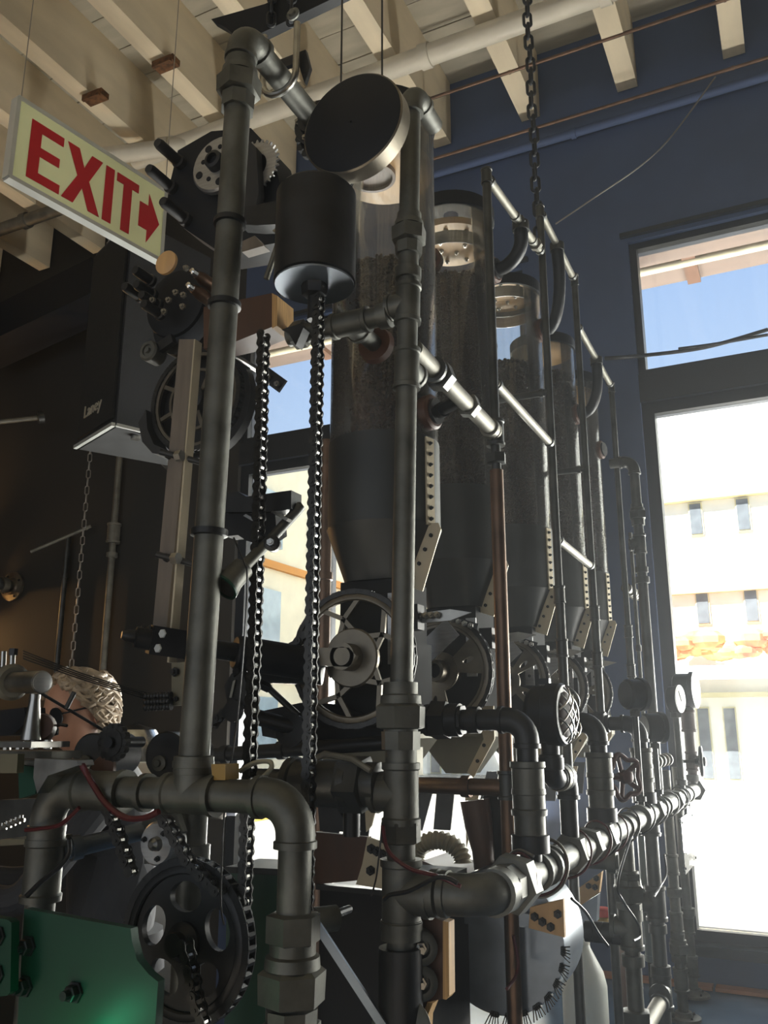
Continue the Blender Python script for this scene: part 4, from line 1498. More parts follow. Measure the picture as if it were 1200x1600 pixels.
# letters: sign coordinates measured on the photograph's sign (0..1 across, 0..1 up)
LET = {
    'letter_E': [(.075, .08), (.075, .85), (.275, .85), (.275, .73), (.14, .73), (.14, .54), (.26, .54), (.26, .42), (.14, .42), (.14, .20), (.275, .20), (.275, .08)],
    'letter_X': [(.29, .08), (.365, .08), (.415, .34), (.465, .08), (.54, .08), (.455, .475), (.535, .85), (.46, .85), (.417, .62), (.375, .85), (.30, .85), (.378, .475)],
    'letter_I': [(.56, .08), (.62, .08), (.62, .85), (.56, .85)],
    'letter_T': [(.69, .08), (.69, .73), (.64, .73), (.64, .85), (.80, .85), (.80, .73), (.752, .73), (.752, .08)],
    'arrow': [(.815, .28), (.815, .64), (.88, .64), (.88, .82), (.97, .46), (.88, .10), (.88, .28)],
}
for nm, poly in LET.items():
    part(nm, sgn(poly, .0002, .0014), 'sign_red', t)
for a_, px, py in ((TL, 55, 0), (TR, 283, 105)):
    a2 = a_ + ex * (.0)
    part('hanging_wire', MB().cyl(a2, V((a2.x, a2.y, 4.42)), .0012, 6), 'wire_grey', t)

# ================================================================== CEILING SERVICES
WP = 'white_pvc'
q = at(760, 55, Y=2.85)
zc = 4.345
pipe_run('ceiling_pipe', 'long off-white pipe slung beneath the ceiling joists', 'pipe', [(-2.78, 2.85, zc), (1.2, 2.85, zc)], .045, WP, [('collar', V((x, 2.85, zc)), V((1, 0, 0)), {'k': .92}) for x in (-2.55, -1.18, -.42, .5)])
pipe_run('ceiling_pipe', 'off-white pipe end behind the exit sign near the joists', 'pipe', [(-2.45, 2.85, zc - .02), (-3.1, 2.55, zc - .12), ], .042, WP, [('collar', V((-2.55, 2.80, zc - .035)), V((.65, .3, .1)), {'k': .92})])
q = at(40, 345, Y=3.0)
pipe_run('ceiling_pipe', 'grey pipe below the exit sign running left out of view', 'pipe', [(-4.5, 3.0, q.z), (q.x + .35, 3.0, q.z)], .035, 'pipe_pale', [('collar', V((q.x, 3.0, q.z)), V((1, 0, 0)))])
for z, lab in ((4.395, 'upper thin copper line along the top of the navy wall'), (4.30, 'lower thin copper line along the top of the navy wall')):
    y = 3.15 if z > 4.35 else 3.44
    pipe_run('copper_line', lab, 'pipe', [(-1.6, y, z), (2.4, y, z)], .008, 'pipe_copper', [('collar', V((x, y, z)), V((1, 0, 0))) for x in (-.9, 0.0)], None, 'copper lines')
pipe_run('wall_conduit', 'painted conduit just below the copper lines on the navy wall', 'pipe', [(-1.6, 3.47, 4.235), (2.4, 3.47, 4.235)], .02, 'wall_navy_veil', [('collar', V((x, 3.47, 4.235)), V((1, 0, 0))) for x in (-.7, .4)])
wire('wire', 'thin slack wire hanging across the navy wall to the upper window', [at(*p, Y=3.40) for p in ((868, 350), (930, 308), (1000, 260), (1050, 212), (1118, 120))], .0035, 'wire_grey')
wire('wire', 'black cable sagging across the foot of the upper right window', [at(*p, Y=3.46) for p in ((945, 560), (1000, 556), (1100, 543), (1200, 515))], .008, 'wire_black')
wire('wire', 'second black cable across the foot of the upper right window', [at(*p, Y=3.45) for p in ((1060, 545), (1120, 537), (1200, 523))], .006, 'wire_black')

# ================================================================== LEFT MECHANISMS
def slab(pxs, Y, depth, b=None):
    b = b or MB()
    pts = [at(px, py, Y=Y) for px, py in pxs]
    return b.prism([(p.x, p.z) for p in pts], (0, Y, 0), (1, 0, 0), (0, 0, 1), (0, 1, 0), depth)


def knob(c, L, r, n=(0, -1, 0)):
    return MB().lathe(c, n, [(0, r * 1.25), (L * .15, r * 1.25), (L * .2, r), (L * .9, r), (L, r * .8)], 18)


# upper drive head
AY = 1.22
c0 = at(345, 300, Y=AY)
t = thing('gearbox', at(345, 385, Y=AY), 'black gear head with perforated disc and stud knobs behind the left post', 'machine')
part('body', slab([(278, 235), (330, 205), (392, 200), (425, 235), (440, 300), (430, 380), (345, 395), (285, 355), (262, 300)], AY, .07), 'black_paint', t)
c = at(336, 252, Y=AY - .03)
dc = part('gear_disc', MB().lathe(c + V((0, .02, 0)), (0, -1, 0), [(0, .062), (.010, .062), (.014, .058), (.014, .02)], 40), 'aluminium', t)
for i in range(9):
    a = 2 * PI * i / 9
    rr = .045 if i % 2 else .036
    part('hole', MB().lathe(c + V((rr * math.cos(a), .008, rr * math.sin(a))), (0, -1, 0), [(0, .008 if i % 2 else .005), (.0035, .008 if i % 2 else .005)], 14), 'black_paint', dc)
part('hub', MB().lathe(c + V((0, .01, 0)), (0, -1, 0), [(0, .021), (.02, .019), (.022, .012), (.012, .011), (.012, .002)], 24), 'black_iron', t)
for px, py in ((283, 256), (270, 295), (292, 345)):
    part('stud_knob', knob(at(px, py, Y=AY), .075, .0115), 'black_rubber', t)
c = at(398, 262, Y=AY - .01)
rg = part('toothed_ring', MB().lathe(c + V((0, .0, 0)), (0, -1, 0), [(0, .03), (0, .052), (.004, .052), (.004, .03), (0, .03)], 40, False), 'aluminium', t)
tm = mesh_of('tooth', MB().prism([(-.003, 0), (.003, 0), (.0012, .007), (-.0012, .007)], (0, 0, 0), (1, 0, 0), (0, 0, 1), (0, 1, 0), .004), 'aluminium')
for i in range(30):
    a = 2 * PI * i / 30
    piece('tooth', tm, rg, c + V((.0515 * math.cos(a), -.004, .0515 * math.sin(a))), Matrix.Rotation(-(a - PI / 2), 3, 'Y'))
part('guard', slab([(385, 215), (400, 230), (404, 300), (398, 330), (380, 330)], AY - .035, .02), 'black_rubber', t)

# bracket with latch right of the post, at the weight
t = thing('latch_bracket', at(445, 400, Y=1.08), 'black latch bracket with bright metal tabs beside the cylinder weight', 'bracket')
part('arm', slab([(372, 325), (450, 310), (470, 308), (472, 335), (440, 350), (400, 352), (372, 350)], 1.08, .03), 'black_iron', t)
part('tab', slab([(445, 318), (452, 316), (470, 335), (474, 306), (478, 306), (474, 345), (466, 350)], 1.06, .012), 'steel', t)
part('foot', slab([(376, 378), (398, 368), (412, 384), (378, 394)], 1.06, .02), 'lath', t)
part('hook', slab([(425, 360), (438, 352), (452, 352), (456, 375), (446, 382), (436, 368)], 1.06, .015), 'steel', t)
part('rod', MB().cyl(at(440, 365, Y=1.05), at(416, 436, Y=1.05), .005, 10), 'pipe_pale', t)

# plywood shelf block
t = thing('plywood_block', at(400, 530, Y=1.1), 'brown plywood block with layered edges behind the left post', 'block')
part('board', slab([(318, 480), (424, 458), (432, 462), (432, 508), (370, 533), (318, 545)], 1.10, .05), 'brown_board', t)
part('ply_edge', slab([(425, 458), (433, 462), (433, 509), (425, 513)], 1.097, .052), 'ply_edge', t)
part('bracket', slab([(432, 455), (455, 438), (458, 442), (438, 462)], 1.09, .012), 'black_iron', t)
part('bracket', slab([(440, 515), (470, 505), (474, 512), (462, 540), (452, 522)], 1.09, .02), 'black_iron', t)

# round motor with studs
c = at(268, 470, Y=1.20)
t = thing('stud_motor', c + V((0, 0, -.075)), 'black round motor covered in studs and bolts below the exit sign', 'motor')
part('body', MB().lathe(c + V((0, .07, 0)), (0, -1, 0), [(0, .072), (.05, .074), (.06, .07), (.064, .055), (.064, .002)], 36), 'black_paint', t)
part('lower_guard', MB().lathe(c + V((.012, .05, -.035)), (0, -1, 0), [(0, .072), (.03, .072), (.034, .066), (.034, .002)], 36), 'black_iron', t)
for i, (px, py) in enumerate(((238, 440), (240, 462), (222, 465), (252, 492), (248, 478))):
    part('stud', knob(at(px, py, Y=1.17), .05, .010), 'black_iron', t)
for px, py in ((292, 420), (265, 470), (276, 458), (288, 462), (258, 488), (287, 480), (240, 470)):
    piece('bolt', BOLT_P, t, at(px, py, Y=1.135), rot_to((0, -1, 0)))
d = at(262, 412, Y=1.12)
part('wood_disc', MB().lathe(d, (0, -1, 0), [(0, .0235), (.006, .0235), (.007, .022)], 28), 'birch_ply', t)
for px, py in ((306, 428), (300, 450)):
    q = at(px, py, Y=1.10)
    s = part('spark_stud', MB().lathe(q, (0, 1, 0), [(0, .007), (.012, .010), (.02, .012), (.07, .012)], 16), 'pipe_copper', t)
    part('tip', MB().lathe(q, (0, -1, 0), [(-.002, .007), (.012, .006), (.014, .003)], 8), 'steel_bright', s)
q = at(232, 548, Y=1.18)
t = thing('idler_roller', q, 'small brass-rimmed idler roller at the left below the stud motor', 'roller')
part('roller', MB().lathe(q, (0, -1, 0), [(-.03, .02), (.0, .021), (.004, .018), (.004, .012), (.001, .011), (.001, .006), (.006, .005), (.006, .001)], 28), 'pipe_grey', t)
part('bracket', MB().bar(q + V((0, .012, .0)), q + V((.05, .012, .02)), .02, .012), 'black_iron', t)

# big chain wheel behind the post
c = at(308, 625, Y=1.24)
R = .107
t = thing('spoked_pulley', c + V((0, 0, -R)), 'dark spoked chain wheel in a guard behind the left post', 'wheel')
part('rim', MB().lathe(c, (0, -1, 0), [(0, R * .84), (0, R * .9), (.006, R * .9), (.006, R * .84), (0, R * .84)], 48, False), 'ring_bronze', t)
part('inner_rim', MB().lathe(c, (0, -1, 0), [(0, R * .54), (0, R * .59), (.006, R * .59), (.006, R * .54), (0, R * .54)], 40, False), 'ring_bronze', t)
for i in range(8):
    a = 2 * PI * i / 8 + .2
    part('spoke', MB().bar(c + V((R * .2 * math.cos(a), 0, R * .2 * math.sin(a))), c + V((R * .86 * math.cos(a + .12), 0, R * .86 * math.sin(a + .12))), .008, .006), 'ring_bronze', t)
part('hub', MB().lathe(c + V((0, .02, 0)), (0, -1, 0), [(0, R * .22), (.035, R * .22), (.04, R * .15)], 24), 'black_iron', t)
cbm = MB()
for i in range(44):
    a = 2 * PI * i / 44
    q = c + V((R * .95 * math.cos(a), -.002, R * .95 * math.sin(a)))
    cbm.cyl(q + V((0, -.005, 0)), q + V((0, .007, 0)), .0058, 7)
    a2 = a + 2 * PI / 44
    q2 = c + V((R * .95 * math.cos(a2), -.002, R * .95 * math.sin(a2)))
    for dy in (-.006, .008):
        cbm.bar(q + V((0, dy, 0)), q2 + V((0, dy, 0)), .009, .0018)
ch = part('chain', cbm, 'chain_steel', t)
ch['kind'] = 'stuff'
part('guard', MB().lathe(c + V((0, .035, 0)), (0, -1, 0), [(0, .002), (0, R * 1.06), (.02, R * 1.06), (.02, R * 1.03), (.004, R * 1.02)], 48, False), 'black_rubber', t)
part('guard_lip', slab([(216, 660), (222, 690), (238, 708), (262, 712), (262, 704), (240, 694), (230, 670), (228, 640)], 1.215, .04), 'black_rubber', t)
part('axle_rod', MB().cyl(at(365, 555, Y=1.2), at(402, 578, Y=1.3), .006, 10), 'steel', t)
q = at(440, 600, Y=1.24)
t = thing('strap_plate', q, 'small black drilled strap plate pointing right of the first chain', 'plate')
part('strap', MB().bar(at(412, 582, Y=1.24), at(442, 604, Y=1.24), .026, .005), 'black_iron', t)
piece('bolt', BOLT_P, t, at(434, 601, Y=1.235), rot_to((0, -1, 0)))
piece('bolt', BOLT_P, t, at(420, 590, Y=1.235), rot_to((0, -1, 0)))

# wooden lath; a pale strip paints its lit side face
t = thing('upright_lath', at(252, 980, Y=1.13), 'long grey-brown upright lath leaning left of the post', 'lath')
part('lath', slab([(280, 530), (304, 530), (260, 985), (238, 985)], 1.13, .014), 'lath', t)
part('lit_edge', slab([(303, 530), (305, 530), (264, 1035), (261, 1035)], 1.126, .020), 'flange_sheet', t)
for px, py in ((265, 712), (262, 872)):
    piece('bolt', BOLT_M, t, at(px, py, Y=1.13), rot_to((0, -1, 0)))
for px, py, lab in ((262, 872, 'short black clamp rod joining the lath to the post, lower one'), (268, 712, 'short black clamp rod joining the lath to the post, upper one')):
    tt = thing('clamp_rod', at(px, py, Y=1.1), lab, 'rod')
    part('rod', MB().cyl(at(px - 18, py - 6, Y=1.11), at(px + 52, py + 12, Y=1.15), .0055, 10), 'black_iron', tt)
    part('nut', MB().lathe(at(px + 8, py + 1, Y=1.118), (1, 0, 0), [(0, .010), (.012, .010)], 6), 'steel', tt)

# horizontal knurled clamp bar
a, e = at(190, 992, Y=1.06), at(470, 1035, Y=1.30)
d = (e - a).normalized()
L = (e - a).length
t = thing('clamp_bar', (a + e) / 2, 'black clamp bar with knurled collars crossing behind the left post', 'clamp')
part('bar', MB().lathe(a, d, [(0, .006), (.008, .010), (.02, .011), (.022, .017), (.05, .018), (.052, .016), (L, .016)], 20), 'black_iron', t)
part('block', MB().bar(a + d * .045, a + d * .135, .046, .036, (0, 1, 0)), 'black_paint', t)
for s in (.205, .225, .245, .265, .285):
    part('knurl_ring', MB().lathe(a + d * s, d, [(0, .018), (.002, .023), (.012, .023), (.014, .018)], 22), 'black_iron', t)
for i in range(8):
    part('thread_ring', MB().lathe(a + d * (.030 + .011 * i) + V((0, 0, .016)), d, [(0, .004), (.003, .0075), (.006, .004)], 12), 'black_rubber', t)
for px, py in ((254, 990), (247, 1013)):
    part('screw_head', MB().lathe(at(px, py, Y=1.06), (0, -1, 0), [(0, .0075), (.002, .0065)], 6), 'sign_frame', t)
part('sleeve', MB().lathe(a + d * (L - .12), d, [(0, .026), (.004, .029), (.12, .029), (.124, .02)], 24), 'black_paint', t)

# camera-like tube on an arm
t = thing('tube_arm', at(400, 830, Y=1.06), 'black bracket arm with a slanting tube ended by a green-rimmed cup', 'arm')
part('channel', slab([(350, 772), (372, 768), (385, 776), (440, 768), (455, 766), (455, 795), (440, 798), (400, 800), (352, 800)], 1.06, .03), 'black_iron', t)
part('lug', slab([(352, 800), (430, 800), (432, 832), (405, 850), (385, 845), (372, 836), (352, 838)], 1.07, .03), 'black_paint', t)
part('tab', slab([(380, 806), (384, 803), (400, 812), (398, 816)], 1.05, .012), 'steel', t)
part('tab', slab([(423, 800), (426, 798), (450, 810), (447, 814)], 1.05, .012), 'steel', t)
e0, e1, e2 = at(468, 794, Y=1.08), at(418, 848, Y=1.04), at(362, 905, Y=.985)
part('rod', MB().sweep([e0 + V((-.004, 0, .004)), e0, e0.lerp(e1, .1), e1], [.008, .0085, .008, .008], 12), 'pipe_dark', t)
dd = (e2 - e1).normalized()
part('tube', MB().lathe(e1, dd, [(0, .008), (.055, .009)], 16), 'pipe_grey', t)
tb0 = e1 + dd * .055
LL = (e2 - tb0).length
cup = part('cup', MB().lathe(tb0, dd, [(0, .010), (.004, .0165), (LL, .018), (LL + .012, .0215), (LL + .016, .0215), (LL + .016, .0185), (LL - .01, .0165), (LL - .02, .002)], 26, False), 'pipe_grey', t)
part('rim', MB().lathe(tb0 + dd * (LL + .0155), dd, [(0, .0185), (0, .0222), (.003, .0222), (.003, .0185), (0, .0185)], 26, False), 'green_paint', cup)
q = at(428, 852, Y=1.03)
part('clamp_knob', MB().lathe(q, (.4, -1, 0), [(0, .011), (.016, .012), (.018, .009)], 16), 'black_iron', t)
piece('bolt', BOLT_P, t, q + V((.006, -.018, 0)), rot_to((.4, -1, 0)))
wire('wire', 'thin dark wire hanging from the tube arm down past the lower elbow', [at(*p, Y=.985) for p in ((365, 840), (382, 880), (386, 900), (383, 980), (370, 1130), (352, 1250), (345, 1400), (350, 1445))], .0013, 'wire_black')

# thin string bundle at left
for i in range(4):
    wire('tension_cord', ['top', 'second', 'third', 'lowest'][i] + ' of four thin dark cords stretched to the threaded rods at lower left', [at(36, 1017 + 4 * i, Y=.93), at(130, 1053 + 3 * i, Y=1.0), at(235, 1085 + 3.2 * i, Y=1.1)], .0011, 'wire_black')
# threaded rod block with plate
t = thing('threaded_block', at(255, 1115, Y=1.1), 'stack of black threaded rods on a grey bracket plate left of the post', 'bracket')
part('plate', slab([(268, 1036), (290, 1034), (290, 1102), (268, 1103)], 1.10, .006), 'olive_sheet', t)
for i in range(3):
    a, e = at(226, 1088 + 9 * i, Y=1.09), at(270, 1086 + 9 * i, Y=1.09)
    n = 9
    prof = []
    L = (e - a).length
    for j in range(n):
        prof += [(L * j / n, .0042), (L * (j + .5) / n, .0056)]
    part('threaded_rod', MB().lathe(a, e - a, prof, 12), 'black_iron', t)
piece('bolt', BOLT_M, t, at(275, 1050, Y=1.098), rot_to((0, -1, 0)))
piece('bolt', BOLT_S, t, at(276, 1092, Y=1.098), rot_to((0, -1, 0)))

# chrome tube lamp on cone stand at far left
a, e = at(8, 1066, Y=.93), at(66, 1066, Y=.90)
d = (e - a).normalized()
L = (e - a).length
t = thing('scope_tube', at(46, 1156, Y=.92), 'short chrome tube with pale end on a cone-shaped stand at the left edge', 'instrument')
part('ring', MB().lathe(a + d * .012, d, [(0, .012), (0, .026), (.012, .027), (.016, .022), (.016, .012)], 30), 'pipe_pale', t)
part('tube', MB().lathe(a, d, [(0, .015), (L - .003, .0165), (L, .0155)], 28), 'steel', t)
part('end_face', MB().lathe(e, d, [(-.001, .0145), (.002, .014), (.003, .011)], 26), 'aluminium', t)
cb0 = at(48, 1156, Y=.92)
part('stand', MB().lathe(cb0, (0, 0, 1), [(0, .014), (.004, .0135), (.055, .0075), (.07, .008)], 24), 'steel', t)
part('base_plate', MB().box(cb0 + V((-.02, .0, -.006)), (.12, .07, .008)), 'steel', t)
part('post', MB().cyl(at(18, 1060, Y=.93), at(20, 1020, Y=.93), .004, 10), 'steel', t)
part('post', MB().cyl(at(4, 1060, Y=.93), at(6, 1018, Y=.93), .004, 10), 'steel', t)
part('top_nut', MB().lathe(at(20, 1024, Y=.93), (0, 0, 1), [(0, .007), (.01, .007)], 6), 'black_iron', t)
part('tilt_rod', MB().cyl(at(62, 1082, Y=.9), at(160, 1140, Y=1.0), .0022, 8), 'black_iron', t)
part('tilt_grip', MB().cyl(at(104, 1106, Y=.92), at(116, 1082, Y=.92), .0035, 8), 'black_rubber', t)
# machined bed with rollers below it
t = thing('machine_bed', at(50, 1230, Y=.97), 'cluttered steel machine bed with rails and green-tinted plates at lower left', 'machine')
part('rail', MB().box(at(40, 1178, Y=.98), (.17, .06, .010)), 'pipe_grey', t)
part('rail', MB().box(at(70, 1196, Y=.98), (.13, .05, .014)), 'pipe_pale', t)
part('clamp_plate', slab([(0, 1178), (28, 1178), (26, 1208), (0, 1208)], .9, .012), 'olive_sheet', t)
part('side_plate', slab([(28, 1195), (62, 1200), (55, 1240), (30, 1248)], .94, .01), 'green_paint', t)
part('bent_cover', slab([(54, 1185), (120, 1188), (122, 1196), (75, 1212), (58, 1240), (52, 1215)], .905, .03), 'steel', t)
part('knob_wheel', MB().lathe(at(66, 1140, Y=.95), (.6, -.8, .2), [(0, .02), (.01, .022), (.02, .018)], 18), 'brown_rim', t)
part('block', slab([(0, 1110), (38, 1105), (40, 1130), (20, 1148), (0, 1150)], .95, .04), 'black_paint', t)
part('block', slab([(0, 1250), (55, 1248), (55, 1312), (0, 1315)], 1.02, .03), 'pipe_dark', t)
for i in range(5):
    piece('bolt', BOLT_P, t, at(4 + 7 * i, 1296 - 3 * i, Y=.93), rot_to((0, 0, 1)))
part('shelf', slab([(0, 1312), (62, 1310), (62, 1318), (0, 1322)], .93, .06), 'olive_sheet', t)
for px in (10, 30, 52, 74):
    part('cap_screw', MB().lathe(at(px, 1172 - px * .03, Y=.93), (0, 0, 1), [(0, .006), (.012, .006), (.012, .003)], 8), 'steel', t)
part('coil', MB().sweep([at(60 + 22 * math.cos(i * .9) * .4 + i * 3, 1140 + 8 * math.sin(i * .9), Y=.96) for i in range(14)], .0025, 6), 'wire_black', t)

# round discs behind the left pipe
for px, py, r, Y, lab in ((258, 1180, .036, 1.10, 'round black disc standing behind the left pipe near the post'), (142, 1180, .034, 1.06, 'round black drum end left of the slanting chain')):
    c = at(px, py, Y=Y)
    tt = thing('drum_wheel', c + V((0, 0, -r)), lab, 'wheel')
    part('drum', MB().lathe(c, (.15, -1, 0), [(-.09, r), (-.002, r), (0, r * .93), (0, .002)], 32), 'black_iron', tt)
    part('spindle', MB().lathe(c + V((-.008, 0, -.012)), (.15, -1, 0), [(0, .012), (.006, .012), (.008, .006), (.012, .005)], 14), 'pipe_grey', tt)
c = at(178, 1160, Y=1.0)
t = thing('chain_sprocket', c, 'small black sprocket where the slanting chain starts', 'sprocket')
b = MB()
for i in range(14):
    a = 2 * PI * i / 14
    b.cyl(c + V((.022 * math.cos(a), -.005, .022 * math.sin(a))), c + V((.022 * math.cos(a), .005, .022 * math.sin(a))), .006, 7)
b.lathe(c + V((0, .006, 0)), (0, -1, 0), [(0, .02), (.012, .02)], 20)
part('sprocket', b, 'chain_steel', t)
part('shaft', MB().cyl(c + V((0, -.012, 0)), c + V((0, .06, 0)), .008, 12), 'black_iron', t)
c = at(163, 1205, Y=1.0)
solo('cover_plate', MB().lathe(c, (0, -1, .2), [(0, .022), (.006, .022), (.008, .018)], 24), 'brown_rim', 'round brown cover plate above the coupling of the left pipe', 'plate')

# small motor disc
c = at(246, 1318, Y=1.06)
t = thing('gear_motor', c + V((0, 0, -.04)), 'small grey motor face with three bolts hung behind the left pipe', 'motor')
part('face', MB().lathe(c, (0, -1, 0), [(-.03, .03), (0, .031), (.004, .028), (.004, .001)], 32), 'aluminium', t)
part('boss', MB().lathe(c + V((.002, -.003, .0)), (0, -1, 0), [(0, .011), (.01, .009), (.014, .004)], 12), 'steel', t)
for i in range(3):
    a = 2 * PI * i / 3 + .8
    piece('bolt', BOLT_S, t, c + V((.021 * math.cos(a), -.004, .021 * math.sin(a))), rot_to((0, -1, 0)))
part('mount', slab([(222, 1280), (275, 1270), (285, 1300), (262, 1350), (225, 1350)], 1.08, .012), 'pipe_grey', t)
pipe_run('light_tube', 'smooth pale grey tube behind the left vertical pipe', 'pipe', [at(96, 1330, Y=.975), at(225, 1298, Y=1.09)], .0135, 'galvanised', [('collar', 118, 1323)])
wire('wire', 'red cable drooping across the left pipe', [at(*p, Y=.915) for p in ((128, 1195), (145, 1225), (165, 1255), (195, 1277), (225, 1278), (248, 1268))], .0042, 'wire_red')
wire('wire', 'black and red cable wrapped around the left vertical pipe', [at(*p, Y=.915) for p in ((124, 1262), (95, 1288), (62, 1295), (40, 1297))], .003, 'wire_red')
wire('wire', 'dark cable slanting down over the left vertical pipe', [at(*p, Y=.912) for p in ((108, 1312), (108, 1332), (95, 1352), (62, 1380), (42, 1400))], .0034, 'wire_black')

# big dark lower gear
c = at(292, 1470, Y=1.02)
R = .098
t = thing('big_gear', c + V((0, 0, -R)), 'large dark chain gear with five oval openings at lower left', 'gear')
P_ = lambda aa, rr: c + V((rr * R * math.cos(aa), 0, rr * R * math.sin(aa)))
part('rim', MB().lathe(c + V((0, .006, 0)), (0, -1, 0), [(0, R * .86), (0, R * .98), (.014, R * .98), (.016, R * .95), (.016, R * .88), (.014, R * .86), (0, R * .86)], 56, False), 'black_iron', t)
part('hub', MB().lathe(c + V((0, .01, 0)), (0, -1, 0), [(0, R * .26), (.02, R * .26), (.03, R * .16), (.04, R * .15), (.04, .002)], 36), 'black_iron', t)
piece('web', holed_mesh('web', circle_pts(R * .88, 56), [circle_pts(R * .20, 24, R * .57 * math.cos(a), R * .57 * math.sin(a), 1.35, a + PI / 2) for a in [2 * PI * i / 5 + .35 for i in range(5)]], .010, 'black_iron'), t, c)
cbm = MB()
N = 40
for i in range(N):
    a = 2 * PI * i / N
    a2 = a + 2 * PI / N
    q, q2 = P_(a, 1.03), P_(a2, 1.03)
    cbm.cyl(q + V((0, -.007, 0)), q + V((0, .007, 0)), .0058, 7)
    for dy in (-.008, .008):
        cbm.bar(q + V((0, dy, 0)), q2 + V((0, dy, 0)), .010, .0018)
ch = part('chain', cbm, 'black_iron', t)
ch['kind'] = 'stuff'
roller_chain('short roller chain dangling across the hub of the big dark gear', [at(p[0], p[1], Y=.985) for p in ((290, 1475), (300, 1520), (306, 1560), (318, 1598))])

# green plates
t = thing('green_plate', at(130, 1600, Y=.85), 'dark green steel plate with hex bolts at the lower left corner', 'plate')
part('plate', slab([(38, 1420), (204, 1451), (206, 1470), (214, 1500), (232, 1522), (247, 1534), (240, 1640), (25, 1640)], .85, .012), 'green_paint', t)
for px, py in ((45, 1478), (40, 1541), (118, 1550)):
    q = at(px, py, Y=.85)
    part('hex_bolt', MB().lathe(q, (0, -1, 0), [(0, .0125), (.003, .0125), (.003, .0095), (.011, .0095), (.012, .008)], 6).lathe(q + V((0, -.012, 0)), (0, -1, 0), [(0, .0055), (.008, .0055)], 10), 'black_iron', t)
t = thing('green_plate', at(8, 1560, Y=.82), 'narrow green plate with rounded corners at the very left edge', 'plate')
part('plate', slab([(-30, 1430), (12, 1437), (18, 1442), (16, 1550), (10, 1556), (-30, 1560)], .82, .012), 'green_paint', t)
for px, py in ((-2, 1462), (-4, 1522)):
    q = at(px, py, Y=.82)
    part('hex_bolt', MB().lathe(q, (0, -1, 0), [(0, .012), (.003, .012), (.003, .009), (.01, .008)], 6), 'black_iron', t)
t = thing('green_casting', at(395, 1500, Y=1.25), 'dark green casting behind the lower elbow pipe', 'casting')
part('body', slab([(355, 1358), (440, 1362), (440, 1620), (350, 1620)], 1.25, .08), 'green_paint', t)
part('edge_rib', slab([(352, 1354), (442, 1358), (442, 1368), (352, 1364)], 1.235, .10), 'black_iron', t)

q = at(70, 1665, Y=.80)
t = thing('indicator_lamp', (q.x, q.y, q.z - .03), 'small green indicator lamp at the foot of the green plate', 'lamp')
mat('green_bulb', (.2, 1, .5), .4, emit=(.1, 1.0, .45), estr=6.0)
part('socket', MB().cyl((q.x, q.y, q.z - .03), (q.x, q.y, q.z - .005), .012, 14), 'black_iron', t)
part('bulb', MB().ball((q.x, q.y, q.z + .006), .013), 'green_bulb', t)
part('stalk', MB().cyl((q.x, q.y, q.z - .03), (q.x, q.y, ZP), .006, 10), 'black_iron', t)
lp = bpy.data.lights.new('indicator_light', 'POINT')
lp.energy = .045
lp.color = (.1, 1.0, .5)
lp.shadow_soft_size = .015
lo_ = bpy.data.objects.new('indicator_light', lp)
COL.objects.link(lo_)
lo_.parent = t
lo_.location = V((q.x, q.y - .035, q.z + .02)) - ORG[t.name]

# ================================================================== CENTRE, BEHIND THE CHAINS
# axle drum leading to the nearest chainring
a, e = at(405, 1035, Y=1.30), at(505, 1042, Y=1.345)
t = thing('axle_drum', (a + e) / 2, 'thick black ribbed drum left of the star-spoked chainring', 'drum')
d = (e - a).normalized()
L = (e - a).length
part('drum', MB().lathe(a, d, [(0, .022), (.004, .036), (L * .5, .034), (L, .032), (L, .02)], 28), 'black_iron', t)
part('crank_arm', slab([(497, 1012), (545, 1012), (556, 1024), (546, 1042), (497, 1040)], 1.315, .012), 'ring_bronze', t)
part('bracket', MB().bar(e + V((0, .02, -.0)), V((HX, 1.42, 1.68)), .03, .03), 'black_iron', t)
# derailleur
c = at(366, 1082, Y=1.2)
t = thing('derailleur', c + V((0, 0, -.05)), 'dark teardrop derailleur with slots right of the left post', 'derailleur')
b = slab([(362, 1052), (378, 1050), (386, 1070), (380, 1100), (368, 1110), (355, 1095), (350, 1072)], 1.2, .012)
part('cage', b, 'black_iron', t)
part('jockey_wheel', MB().lathe(c + V((.005, -.004, -.03)), (0, -1, 0), [(0, .018), (.006, .018), (.006, .004)], 18), 'black_rubber', t)
part('slot', slab([(364, 1064), (368, 1062), (362, 1090), (358, 1090)], 1.196, .003), 'steel', t)
part('spring_arm', MB().bar(at(368, 1050, Y=1.2), at(420, 1075, Y=1.28), .012, .012), 'black_iron', t)
roller_chain('slack roller chain running from the derailleur to the left post', [at(p[0], p[1], Y=1.22) for p in ((332, 1133), (345, 1118), (365, 1105), (392, 1098))])
roller_chain('roller chain reaching from the ribbed drum to the left of the chainring', [at(p[0], p[1], Y=1.32) for p in ((408, 1068), (425, 1040), (470, 1000), (485, 985))])
pipe_run('dark_rod', 'dark horizontal rod crossing behind both roller chains', 'rod', [at(330, 1180, Y=1.4), at(640, 1158, Y=1.4)], .013, 'black_iron', [('collar', 352, 1178), ('collar', 440, 1172)])
pipe_run('dark_rod', 'thin dark rod slanting below the ribbed drum', 'rod', [at(412, 1068, Y=1.33), at(466, 1118, Y=1.33)], .006, 'pipe_dark', [('collar', 418, 1075)])
t = thing('gear_block', at(440, 1160, Y=1.3), 'black gear block below the ribbed drum behind the chains', 'machine')
part('block', slab([(405, 1112), (470, 1098), (520, 1100), (600, 1130), (605, 1165), (520, 1172), (410, 1150)], 1.42, .06), 'black_paint', t)
part('shaft', MB().cyl(at(400, 1120, Y=1.3), at(470, 1140, Y=1.34), .014, 14), 'black_iron', t)
